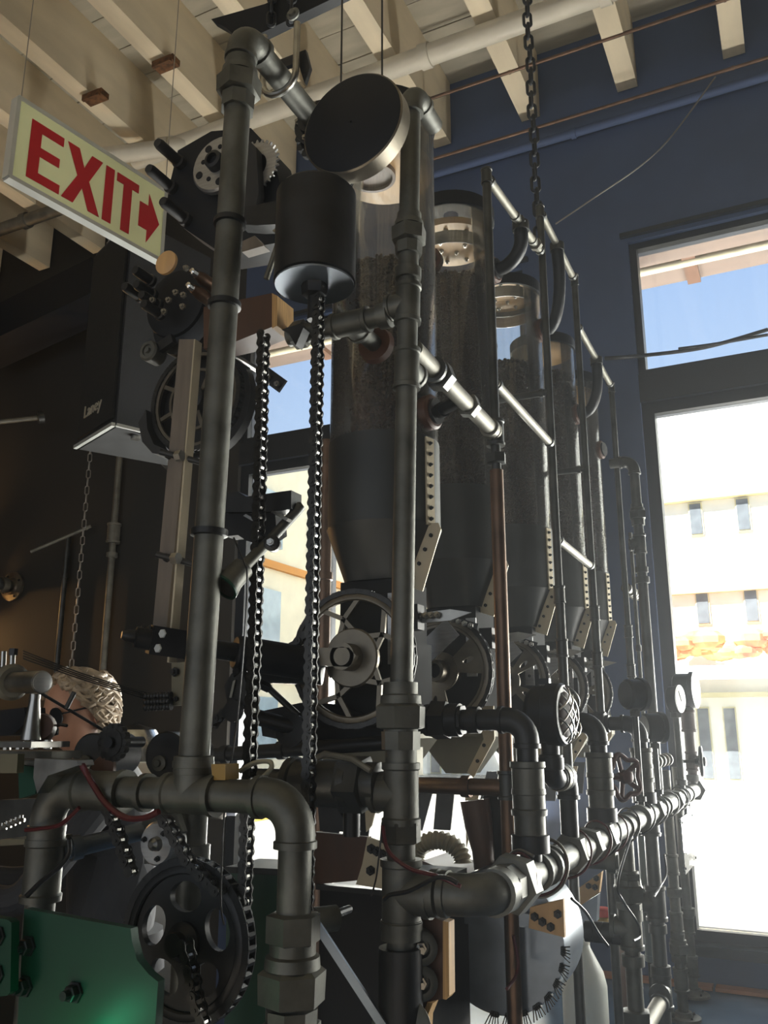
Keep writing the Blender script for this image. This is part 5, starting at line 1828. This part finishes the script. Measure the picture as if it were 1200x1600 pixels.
part('sprocket', MB().lathe(at(455, 1140, Y=1.33), (0, -1, 0), [(0, .03), (.006, .03), (.008, .012)], 24), 'black_iron', t)
part('base', slab([(495, 1165), (625, 1160), (625, 1215), (500, 1205)], 1.40, .1), 'olive_sheet', t)
wire('wire', 'pale loop of hose above the lower elbow pipe', [at(*p, Y=1.0) for p in ((392, 1225), (410, 1215), (424, 1200), (420, 1190), (398, 1192), (375, 1205))], .0035, 'conduit')
wire('wire', 'thin black wire hanging from the dark valve to the cabinet', [at(*p, Y=1.10) for p in ((597, 1285), (594, 1320), (588, 1370), (580, 1400))], .0012, 'wire_black')
# amber block behind pipe joint
solo('amber_block', slab([(330, 1194), (352, 1194), (352, 1219), (332, 1219)], .94, .03), 'amber_plastic', 'small amber-brown block peeking above the left tee', 'block')
# dark window mullion pipe behind
pipe_run('standing_pipe', 'rusty brown upright pipe in front of the left window beside the nearest silo', 'pipe', [at(508, 820, Y=2.4).xy.to_3d() + V((0, 0, ZP)), at(508, 820, Y=2.4).xy.to_3d() + V((0, 0, 2.5))], .022, 'pipe_copper', [('collar', 510, 900)])

# lower cabinet and panels
t = thing('lower_cabinet', at(560, 1600, Y=1.35), 'black cabinet low behind the two front pipes', 'cabinet')
cabx0, cabx1 = at(500, 1400, Y=1.32).x, at(625, 1400, Y=1.32).x
zt = at(560, 1392, Y=1.32).z
part('carcass', MB().box(((cabx0 + cabx1) / 2, 1.47, (zt + ZP) / 2), (cabx1 - cabx0, .30, zt - ZP)), 'black_paint', t)
part('top_edge', MB().box(((cabx0 + cabx1) / 2, 1.315, zt + .003), (cabx1 - cabx0, .02, .008)), 'black_iron', t)
t = thing('mounting_board', at(540, 1390, Y=1.30), 'dark brown panel with a bolted pale bracket left of the front post', 'panel')
part('panel', slab([(492, 1300), (575, 1308), (566, 1375), (492, 1382)], 1.31, .012), 'brown_board', t)
bp = part('bracket', slab([(574, 1308), (608, 1320), (604, 1390), (556, 1382), (566, 1350)], 1.30, .006), 'flange_sheet', t)
for px, py in ((581, 1326), (590, 1330), (599, 1335), (580, 1360)):
    piece('bolt', BOLT_M, bp, at(px, py, Y=1.30), rot_to((0, -1, 0)))
for nm, poly, m in (('vane', [(493, 1225), (530, 1240), (545, 1300), (500, 1298)], 'black_iron'), ('vane', [(570, 1262), (588, 1258), (580, 1290), (572, 1300)], 'flange_sheet'), ('vane', [(528, 1262), (545, 1252), (562, 1300), (548, 1306)], 'sleeve_metal')):
    part(nm, slab(poly, 1.29, .004), m, t)
c = at(503, 1437, Y=1.12)
t = thing('belt_roller', c, 'grey belt roller at the top of the shiny strap', 'roller')
part('roller', MB().lathe(c, (.55, .8, 0), [(-.012, .017), (.022, .017), (.024, .013), (.024, .002)], 24), 'pipe_grey', t)
part('strap', MB().bar(at(492, 1440, Y=1.10), at(600, 1605, Y=1.10), .012, .004, (0, 1, 0)), 'galvanised', t)
part('pin', MB().cyl(c, c + V((.0, .08, -.0)), .006, 10), 'black_iron', t)
solo('round_plate', MB().lathe(at(628, 1612, Y=1.12), (.1, -1, .3), [(0, .04), (.005, .041), (.007, .036), (.007, .002)], 36), 'pipe_grey', 'pale round plate at the foot of the shiny strap', 'plate')

# wooden plate with ring clamps on the front post
t = thing('wood_bracket', at(675, 1600, Y=1.17), 'brown plywood bracket plate with pale layered edge on the front post', 'bracket')
a = at(648, 1435, Y=1.165)
part('board', slab([(640, 1432), (668, 1428), (692, 1440), (694, 1560), (668, 1566), (662, 1585), (658, 1660), (630, 1660)], 1.165, .018), 'brown_board', t)
part('ply_edge', slab([(692, 1439), (701, 1441), (702, 1556), (697, 1562), (692, 1561)], 1.163, .021), 'ply_edge', t)
part('ply_edge', slab([(668, 1566), (676, 1568), (667, 1590), (664, 1660), (657, 1660), (660, 1585)], 1.163, .021), 'ply_edge', t)
part('clamp_shell', MB().lathe((-.522, PN, 1.17), (0, 0, 1), [(0, .024), (0, .029), (.10, .029), (.10, .024)], 28), 'black_iron', t)
for py in (1478, 1532):
    q = at(656, py, Y=1.155)
    cl_ = part('clamp_ring', MB().lathe(q, (.5, -.85, 0), [(-.012, .022), (.016, .022), (.018, .019), (.018, .012), (.008, .011), (.008, .002)], 28), 'pipe_grey', t)
    part('clamp_bolt', MB().lathe(q + V((.002, -.005, 0)), (.5, -.85, 0), [(0, .009), (.012, .008), (.012, .005), (.022, .0045)], 6), 'steel', cl_)

# galvanised cooling drum
c = at(778, 1470, Y=1.62)
R = .122
t = thing('cooling_drum', c + V((0, 0, -R)), 'shiny galvanised drum end with black bristle tufts along its rim', 'drum')
part('end_plate', MB().lathe(c, (0, 1, 0), [(0, .002), (0, R * .3), (0, R * .7), (0, R), (.006, R * 1.01), (.14, R * 1.01), (.145, .002)], 64, False), 'galvanised', t)
part('top_sheet', slab([(670, 1440), (700, 1416), (760, 1420), (800, 1424), (835, 1430), (832, 1450)], 1.60, .01), 'galvanised', t)
wp = part('wood_panel', slab([(828, 1418), (880, 1405), (882, 1465), (826, 1450)], 1.598, .012), 'birch_ply', t)
for px, py in ((836, 1432), (848, 1440), (861, 1448), (872, 1428)):
    piece('bolt', BOLT_M, wp, at(px, py, Y=1.598), rot_to((0, -1, 0)))
for i in range(8):
    a = -1.65 + i * .23
    b = MB()
    o = c + V((R * math.cos(a), 0, R * math.sin(a)))
    rd = V((math.cos(a), 0, math.sin(a)))
    tg = V((-math.sin(a), 0, math.cos(a)))
    for j in range(5):
        s = (j - 2) * .0028
        b.cyl(o + tg * s - rd * .006 + V((0, -.002, 0)), o + tg * s * 2.2 + rd * .014 + V((0, -.02 + .002 * (j % 3), 0)), .0011, 5)
    b.bar(o - tg * .007, o + tg * .007, .006, .008)
    part('bristle_tuft', b, 'bristle', t)
# long wood box beside, jug, jar
t = thing('wood_box', at(920, 1420, Y=2.25), 'small wooden box with bolted metal corner under the manifold', 'box')
part('board', slab([(898, 1392), (940, 1362), (936, 1395), (900, 1420)], 2.25, .02), 'birch_ply', t)
part('metal_corner', slab([(898, 1420), (934, 1398), (932, 1440), (900, 1448)], 2.25, .03), 'galvanised', t)
for px, py in ((932, 1372), (920, 1384), (930, 1386)):
    piece('bolt', BOLT_M, t, at(px, py, Y=2.25), rot_to((0, -1, 0)))
q = at(915, 1575, Y=2.62)
t = thing('plastic_jug', (q.x, q.y, ZP), 'milky white plastic jug standing on the platform behind the posts', 'jug')
zt = at(905, 1465, Y=2.62).z
H = zt - ZP
part('body', MB().lathe((q.x, q.y, ZP), (0, 0, 1), [(0, .05), (.006, .062), (H * .60, .062), (H * .72, .054), (H * .92, .022), (H * .95, .02)], 28), 'jug_plastic', t)
part('cap', MB().lathe((q.x, q.y, ZP + H * .95), (0, 0, 1), [(0, .021), (H * .05, .021), (H * .055, .018)], 20), 'gauge_face', t)
q = at(941, 1428, Y=2.85)
t = thing('red_lid_jar', (q.x, q.y, q.z - .06), 'small amber jar with red lid behind the thin posts', 'jar')
part('jar', MB().lathe((q.x, q.y, q.z - .06), (0, 0, 1), [(0, .026), (.05, .028), (.055, .025)], 20), 'amber_plastic', t)
part('lid', MB().lathe((q.x, q.y, q.z - .005), (0, 0, 1), [(0, .029), (.02, .029), (.022, .026)], 20), 'red_plastic', t)
solo('jar_shelf', MB().box((q.x - .02, q.y + .02, q.z - .067), (.16, .12, .014)).box((q.x - .08, q.y + .02, (q.z - .07 + ZP) / 2), (.014, .1, q.z - .07 - ZP)).box((q.x + .04, q.y + .02, (q.z - .07 + ZP) / 2), (.014, .1, q.z - .07 - ZP)), 'brown_board', 'small dark stand carrying the red-lidded jar', 'stand')
# ribbed conduit elbow
pts = []
c = at(686, 1345, Y=1.75)
prof_pts, prof_r = [], []
for i in range(49):
    a = PI * (1.0 - i / 48)
    prof_pts.append(c + V((.052 * math.cos(a), 0, .040 * math.sin(a))))
    prof_r.append(.017 + .0028 * math.cos(i / 48 * 2 * PI * 15))
solo('ribbed_hose', MB().sweep(prof_pts, prof_r, 14), 'conduit', 'arched ribbed beige hose right of the front post', 'hose')
solo('hose_tray', slab([(640, 1352), (660, 1345), (720, 1370), (745, 1360), (745, 1392), (640, 1392)], 1.74, .16), 'brown_board', 'brown tray edge under the ribbed hose', 'tray')
t = thing('leg_bundle', at(770, 1330, Y=1.7), 'dark curved chute leg behind the copper-toned post', 'chute')
part('chute', MB().sweep([at(742, 1250, Y=1.7), at(748, 1290, Y=1.7), at(755, 1330, Y=1.7), at(758, 1385, Y=1.7)], [.03, .028, .022, .018], 14), 'brown_rim', t)
part('chute_back', slab([(755, 1235), (800, 1235), (798, 1300), (775, 1380), (760, 1330)], 1.72, .03), 'black_paint', t)

# ================================================================== BACK LEFT: SPEAKER, WALL FITTINGS
E0, E1, E2 = at(122, 700, D=3.35), at(182, 664, D=3.15), at(216, 672, D=3.5)
ZB = E1.z
E0 = at(122, 700, Z=ZB)
E1 = at(182, 664, Z=ZB)
H = .86
u1 = (E0 - E1)
u1.z = 0
w1 = min(u1.length, .42)
u1.normalize()
u2 = V((-u1.y, u1.x, 0))
if u2.dot(RGT) < 0:
    u2 = -u2
t = thing('loudspeaker', E1, 'big dark loudspeaker cabinet with a small pale badge on the far left wall', 'loudspeaker')
b = MB()
b.prism([(0, 0), (w1, 0), (w1 * .9, .38), (-.06 + .12, .38)], E1, u1, u2, (0, 0, 1), H)
part('cabinet', b, 'speaker_vinyl', t)
nrm = -u2
part('grille', MB().prism([(.015, .03), (w1 - .015, .03), (w1 - .015, H - .03), (.015, H - .03)], E1 + nrm * .004, u1, (0, 0, 1), nrm, .01), 'speaker_grille', t)
tr = MB()
tr.bar(E1 + nrm * .012, E1 + u1 * w1 + nrm * .012, .014, .014, (0, 0, 1))
tr.bar(E1, E1 + u2 * .37, .012, .012, (0, 0, 1))
part('bottom_trim', tr, 'sign_frame', t)
part('underside_shade', MB().prism([(.004, .004), (w1 - .004, .004), (w1 * .9 - .004, .376), (.064, .376)], E1 + V((0, 0, -.006)), u1, u2, (0, 0, 1), .005), 'matte_dark', t)  # near-black sheet added as the shade beneath the cabinet
part('foot', MB().cyl(E1 + u2 * .1 + u1 * .05, E1 + u2 * .1 + u1 * .05 + V((0, 0, -.02)), .018, 12), 'steel', t)
# badge lettering
fc = bpy.data.curves.new('badge_text', 'FONT')
fc.body = 'Laney'
fc.size = .07
fc.extrude = .002
fo = bpy.data.objects.new('badge_text', fc)
COL.objects.link(fo)
bpy.context.view_layer.update()
tm_ = bpy.data.meshes.new_from_object(fo.evaluated_get(bpy.context.evaluated_depsgraph_get()))
bpy.data.objects.remove(fo)
tm_.materials.clear()
tm_.materials.append(MATS['logo_pale'])
piece('badge', tm_, t, E1 + u1 * (w1 * .80) + V((0, 0, .10)) + nrm * .016, axes_rot(-u1, V((0, 0, 1)), nrm))
# bracket arm below
pipe_run('speaker_arm', 'steel bracket arm below the loudspeaker reaching right', 'bracket', [E1 + u2 * .15 + u1 * .12 + V((0, 0, .02)), at(264, 730, Y=3.51)], .02, 'steel', [('collar', 222, 713)])
# warm wall sconce on pipe
q = at(22, 917, Y=3.5)
t = thing('wall_sconce', (q.x, 3.5, q.z), 'pipe wall lamp on a round brass flange at the left edge', 'lamp')
part('flange', MB().lathe((q.x, 3.495, q.z), (0, -1, 0), [(0, .085), (.014, .085), (.018, .05), (.03, .045)], 28), 'ring_bronze', t)
for i in range(4):
    a = i * PI / 2 + .5
    piece('bolt', BOLT_M, t, (q.x + .067 * math.cos(a), 3.482, q.z + .067 * math.sin(a)), rot_to((0, -1, 0)))
add_pipes(t, [(q.x, 3.47, q.z), (q.x, 3.30, q.z), (q.x - .25, 3.30, q.z)], .035, 'pipe_dark', [('collar', V((q.x, 3.42, q.z)), V((0, 1, 0)), {'mat': 'pipe_pale'})], bend=1.6)
part('shade', MB().lathe((q.x - .27, 3.30, q.z), (-1, 0, -.15), [(0, .03), (.03, .06), (.10, .09), (.10, .085), (.03, .055)], 24, False), 'black_iron', t)
bm_ = mat('warm_bulb', (1, .7, .35), .5, emit=(1.0, .55, .2), estr=12.0)
part('bulb', MB().ball((q.x - .33, 3.30, q.z - .01), .03), 'warm_bulb', t)
lp = bpy.data.lights.new('sconce_light', 'POINT')
lp.energy = 15
lp.color = (1.0, .55, .2)
lp.shadow_soft_size = .04
lo_ = bpy.data.objects.new('sconce_light', lp)
COL.objects.link(lo_)
lo_.parent = t
lo_.location = V((q.x - .42, 3.22, q.z - .05)) - ORG[t.name]
# hanging light chain and drop pipe on the far wall
q = at(145, 735, Y=3.3)
q2 = at(110, 1030, Y=3.3)
b = MB()
pts = []
for i in range(14):
    a = 2 * PI * i / 14
    pts.append((.010 * math.cos(a), 0, .010 * math.sin(a) + (.014 if math.sin(a) > 0 else -.014)))
b.sweep(pts + pts[:2], .003, 6, False)
LINKT = mesh_of('oval_link', b, 'wire_grey')
t = thing('thin_chain', (q.x - .03, 3.3, 1.55), 'thin pale link chain hanging before the far left wall', 'chain')
z = 1.60
i = 0
while z < 4.6:
    piece('oval_link', LINKT, t, (q.x - .03 + .0 * z, 3.3, z), Matrix.Rotation(PI / 2 * (i % 2) + .6, 3, 'Z'))
    z += .046
    i += 1
pipe_run('wall_pipe', 'pale upright conduit beside the thin chain on the far left wall', 'pipe', [(q.x + .03, 3.46, ZP), (q.x + .03, 3.46, 3.1)], .018, 'pipe_pale', [('collar', 146, 865, {'k': 1.3}), ('coupling', 148, 830, {'k': 1.6})])
pipe_run('wall_pipe', 'dark upright conduit left of the thin chain', 'pipe', [(q.x - .3, 3.46, ZP), (q.x - .3, 3.46, 2.6)], .015, 'pipe_dark', [('collar', 100, 900)])
pipe_run('wall_bracket', 'thin swing rod on the far left wall', 'rod', [at(48, 862, Y=3.3), at(142, 822, Y=3.42)], .009, 'pipe_pale', [('collar', 135, 825)])
pipe_run('wall_bracket', 'straight rod poking in at the left edge near the loudspeaker', 'rod', [at(-10, 660, Y=3.1), at(68, 652, Y=3.3)], .014, 'pipe_pale', [('collar', 64, 653, {'k': 2.0, 'mat': 'pipe_dark'})])
solo('ceiling_beam', MB().bar(at(-40, 545, Y=3.2), at(170, 445, Y=3.2), .22, .25, (0, 1, 0)), 'black_paint', 'dark sloping beam behind the loudspeaker at the far left', 'beam')
q = at(316, 800, Y=3.44)
pipe_run('wall_pipe', 'slim light conduit between the lath and the left post on the back wall', 'pipe', [(q.x, 3.46, ZP), (q.x, 3.46, 3.3)], .014, 'pipe_pale', [('collar', 318, 750)])

# ================================================================== PERSON
hc = V((-1.955, 1.95, 1.60))
fd = V((-.06, -.96, -.26)).normalized()      # the way the face points: left, a little to the camera and down
t = thing('person', (hc.x + .05, hc.y + .05, 0), 'person with wavy grey-blond hair and dark glasses bending over the machine', 'person')
bmesh_v = [(.06, .06, 1.0), (.055, .05, 1.2), (.03, .03, 1.36), (.0, .0, 1.44), (-.01, -.012, 1.50),
           (.14, -.13, 1.37), (.05, -.28, 1.12), (-.14, -.34, 1.14), (-.21, -.36, 1.15),
           (-.07, .19, 1.37), (-.16, .10, 1.12), (-.28, -.02, 1.12), (-.34, -.06, 1.13),
           (.11, -.03, .95), (.10, -.04, .5), (.10, -.04, .10), (.02, -.10, .04),
           (.02, .13, .95), (.02, .14, .5), (.02, .14, .10), (-.06, .09, .04)]
rad = [.13, .125, .12, .055, .052, .065, .045, .036, .034, .065, .045, .036, .034, .095, .065, .045, .04, .095, .065, .045, .04]
edges = [(0, 1), (1, 2), (2, 3), (3, 4), (2, 5), (5, 6), (6, 7), (7, 8), (2, 9), (9, 10), (10, 11), (11, 12), (0, 13), (13, 14), (14, 15), (15, 16), (0, 17), (17, 18), (18, 19), (19, 20)]
me = bpy.data.meshes.new('body')
me.from_pydata([(x, y, z) for x, y, z in bmesh_v], edges, [])
body = bpy.data.objects.new('body', me)
COL.objects.link(body)
body.parent = t
ORG[body.name] = V(t.location)
sk = body.modifiers.new('skin', 'SKIN')
for i, r in enumerate(rad):
    me.skin_vertices[0].data[i].radius = (r, r)
me.skin_vertices[0].data[0].use_root = True
ss = body.modifiers.new('sub', 'SUBSURF')
ss.levels = ss.render_levels = 2
me.materials.append(MATS['shirt_grey'])
# head
fx = fd
fz = (V((0, 0, 1)) - fx * fx.z).normalized()
fy = fz.cross(fx)


def hp(a, b_, c_):
    return hc + fx * a + fy * b_ + fz * c_


hb = MB()
seg, rings = 32, 22
vs, fs = [], []
for j in range(rings + 1):
    th = PI * j / rings
    for i in range(seg):
        a = 2 * PI * i / seg
        x, y_, z_ = math.sin(th) * math.cos(a), math.sin(th) * math.sin(a), math.cos(th)
        rx = .098 if x > 0 else .102
        X_, Y_, Z_ = x * rx, y_ * .076, z_ * .118
        if z_ < 0:
            X_ = X_ * (1 + .18 * z_) + (.012 * -z_ if x > 0 else -.0)
            Y_ *= (1 + .28 * z_)
        nose = math.exp(-((y_ / .16) ** 2)) * math.exp(-(((z_ + .18) / .20) ** 2)) if x > 0 else 0
        X_ += .026 * nose
        brow = math.exp(-(((z_ - .16) / .08) ** 2)) * (1 if x > .3 else 0)
        X_ += .005 * brow
        eye = math.exp(-(((abs(y_) - .42) / .14) ** 2)) * math.exp(-(((z_ - .03) / .08) ** 2)) if x > .3 else 0
        X_ -= .008 * eye
        lip = math.exp(-((y_ / .3) ** 2)) * math.exp(-(((z_ + .52) / .05) ** 2)) if x > 0 else 0
        X_ += .006 * lip
        vs.append(hp(X_, Y_, Z_))
for j in range(rings):
    for i in range(seg):
        k = (i + 1) % seg
        fs.append((j * seg + i, (j + 1) * seg + i, (j + 1) * seg + k, j * seg + k))
hb.add(vs, fs)
nk_ = MB().sweep([V(t.location) + V((0, 0, 1.42)), hp(-.03, 0, -.10), hp(-.015, 0, -.05)], [.055, .052, .05], 16)
hb.add(nk_.v, nk_.f)
hd = part('head', hb, 'skin', t, 60)
for s in (-1, 1):
    part('ear', MB().ball(hp(-.012, s * .076, -.005), .03, 12, 8, (.5, .35, 1)), 'skin', hd)
# hair: smooth swept-back shell with wavy locks combed over it
vs, fs = [], []
seg, rings = 48, 20


def hair_pt(th, a, k=1.0):
    x, y_, z_ = math.sin(th) * math.cos(a), math.sin(th) * math.sin(a), math.cos(th)
    rx = .100 if x > 0 else .122
    return hp((x * rx - .014) * k, y_ * .086 * k, z_ * .124 * k + .006)


for j in range(rings + 1):
    for i in range(seg):
        a = 2 * PI * i / seg
        open_f = max(0.0, math.cos(a))
        lim = PI * (.74 - .46 * open_f ** .6)
        vs.append(hair_pt(lim * j / rings, a))
for j in range(rings):
    for i in range(seg):
        k = (i + 1) % seg
        fs.append((j * seg + i, (j + 1) * seg + i, (j + 1) * seg + k, j * seg + k))
hm = MB().add(vs, fs)
for i in range(170):
    a0 = random.uniform(-2.4, 2.4)
    th0 = PI * (.74 - .46 * max(0.0, math.cos(a0)) ** .6) * random.uniform(.25, .98)
    sgn_ = 1 if a0 > 0 else -1
    pts, rs = [], []
    ph = random.uniform(0, 6)
    n = 9
    for q in range(n):
        f = q / (n - 1)
        a1 = a0 + sgn_ * f * random.uniform(.9, 1.0) * min(1.5, PI - abs(a0))
        th1 = th0 * (1 - f) + min(PI * .72, th0 + .55) * f + .16 * math.sin(ph + 8 * f)
        pts.append(hair_pt(th1, a1, 1.02 + .07 * math.sin(PI * f) + .03 * math.sin(ph + 8 * f)))
        rs.append(.0075 * (1 - .7 * f) + .0008)
    hm.sweep(pts, rs, 5)
part('hair', hm, 'hair_grey', hd, 70)
g = MB()
for s in (-1, 1):
    g.add(*[(lambda m: (m.v, m.f))(MB().lathe(hp(.098, s * .034, .012), fx, [(0, .026), (.004, .026)], 16))][0])
    g.bar(hp(.098, s * .058, .02), hp(-.01, s * .082, .018), .006, .004, fz)
g.bar(hp(.104, -.012, .016), hp(.104, .012, .016), .005, .004, fz)
part('glasses', g, 'black_paint', hd)
for s, wr, fw in ((1, V(bmesh_v[8]), V((-1, -.25, .0))), (-1, V(bmesh_v[12]), V((-1, -.4, .0)))):
    w0 = V(t.location) + wr
    fw.normalize()
    sd_ = V((0, 0, 1)).cross(fw)
    b = MB()
    b.sweep([w0 - fw * .02, w0 + fw * .03, w0 + fw * .07], [.03, .036, .03], 12)
    for q in range(4):
        base = w0 + fw * .07 + sd_ * (.02 * (q - 1.5))
        ln = [.062, .075, .07, .055][q]
        b.sweep([base - fw * .01, base + fw * ln * .5 + V((0, 0, -.006)), base + fw * ln + V((0, 0, -.03))], [.0095, .009, .007], 8)
    tb_ = w0 + fw * .02 + sd_ * (.034 * s)
    b.sweep([tb_, tb_ + fw * .03 + sd_ * .02 * s + V((0, 0, -.01)), tb_ + fw * .06 + sd_ * .022 * s + V((0, 0, -.025))], [.012, .010, .008], 8)
    part('hand', b, 'skin', t, 60)
tr = MB()
part('trousers', MB().sweep([V(t.location) + V((.06, .05, 1.0)), V(t.location) + V((.06, .05, .9))], [.14, .15], 18), 'trousers', t, 60)
# white bag strip behind person and shiny things at window: bright folded chair back
q = at(215, 1110, Y=2.4)
t = thing('counter_machine', (q.x, 2.4, 0), 'white and chrome counter appliance behind the person', 'appliance')
part('stand', MB().box((q.x, 2.45, .55), (.30, .25, 1.1)), 'wall_charcoal', t)
part('body', MB().box((q.x + .05, 2.45, 1.27), (.26, .22, .34)), 'sign_frame', t)
part('dome', MB().lathe((q.x - .02, 2.42, 1.44), (0, 0, 1), [(0, .11), (.06, .105), (.11, .07), (.13, .005)], 24), 'steel_bright', t)
part('tray', MB().box((q.x + .12, 2.34, 1.42), (.18, .14, .05)), 'gauge_face', t)

# ================================================================== ADDED HAZE VOLUME, STANDING IN FOR LENS GLARE
hm_ = bpy.data.materials.new('glare_haze')
hm_.use_nodes = True
hm_.node_tree.nodes.clear()
ho_ = hm_.node_tree.nodes.new('ShaderNodeOutputMaterial')
hv_ = hm_.node_tree.nodes.new('ShaderNodeVolumeScatter')
hv_.inputs['Color'].default_value = (0.92, 0.96, 1.0, 1)
hv_.inputs['Density'].default_value = HAZE
hv_.inputs['Anisotropy'].default_value = 0.55
hm_.node_tree.links.new(hv_.outputs[0], ho_.inputs['Volume'])
MATS['glare_haze'] = hm_
hz = part('glare_haze', MB().box((.82, 2.0, 2.35), (3.5, 2.9, 4.66)), 'glare_haze', None, 0)
tag(hz, 'added thin haze standing in for lens glare before the right window', 'haze', None, 'stuff')
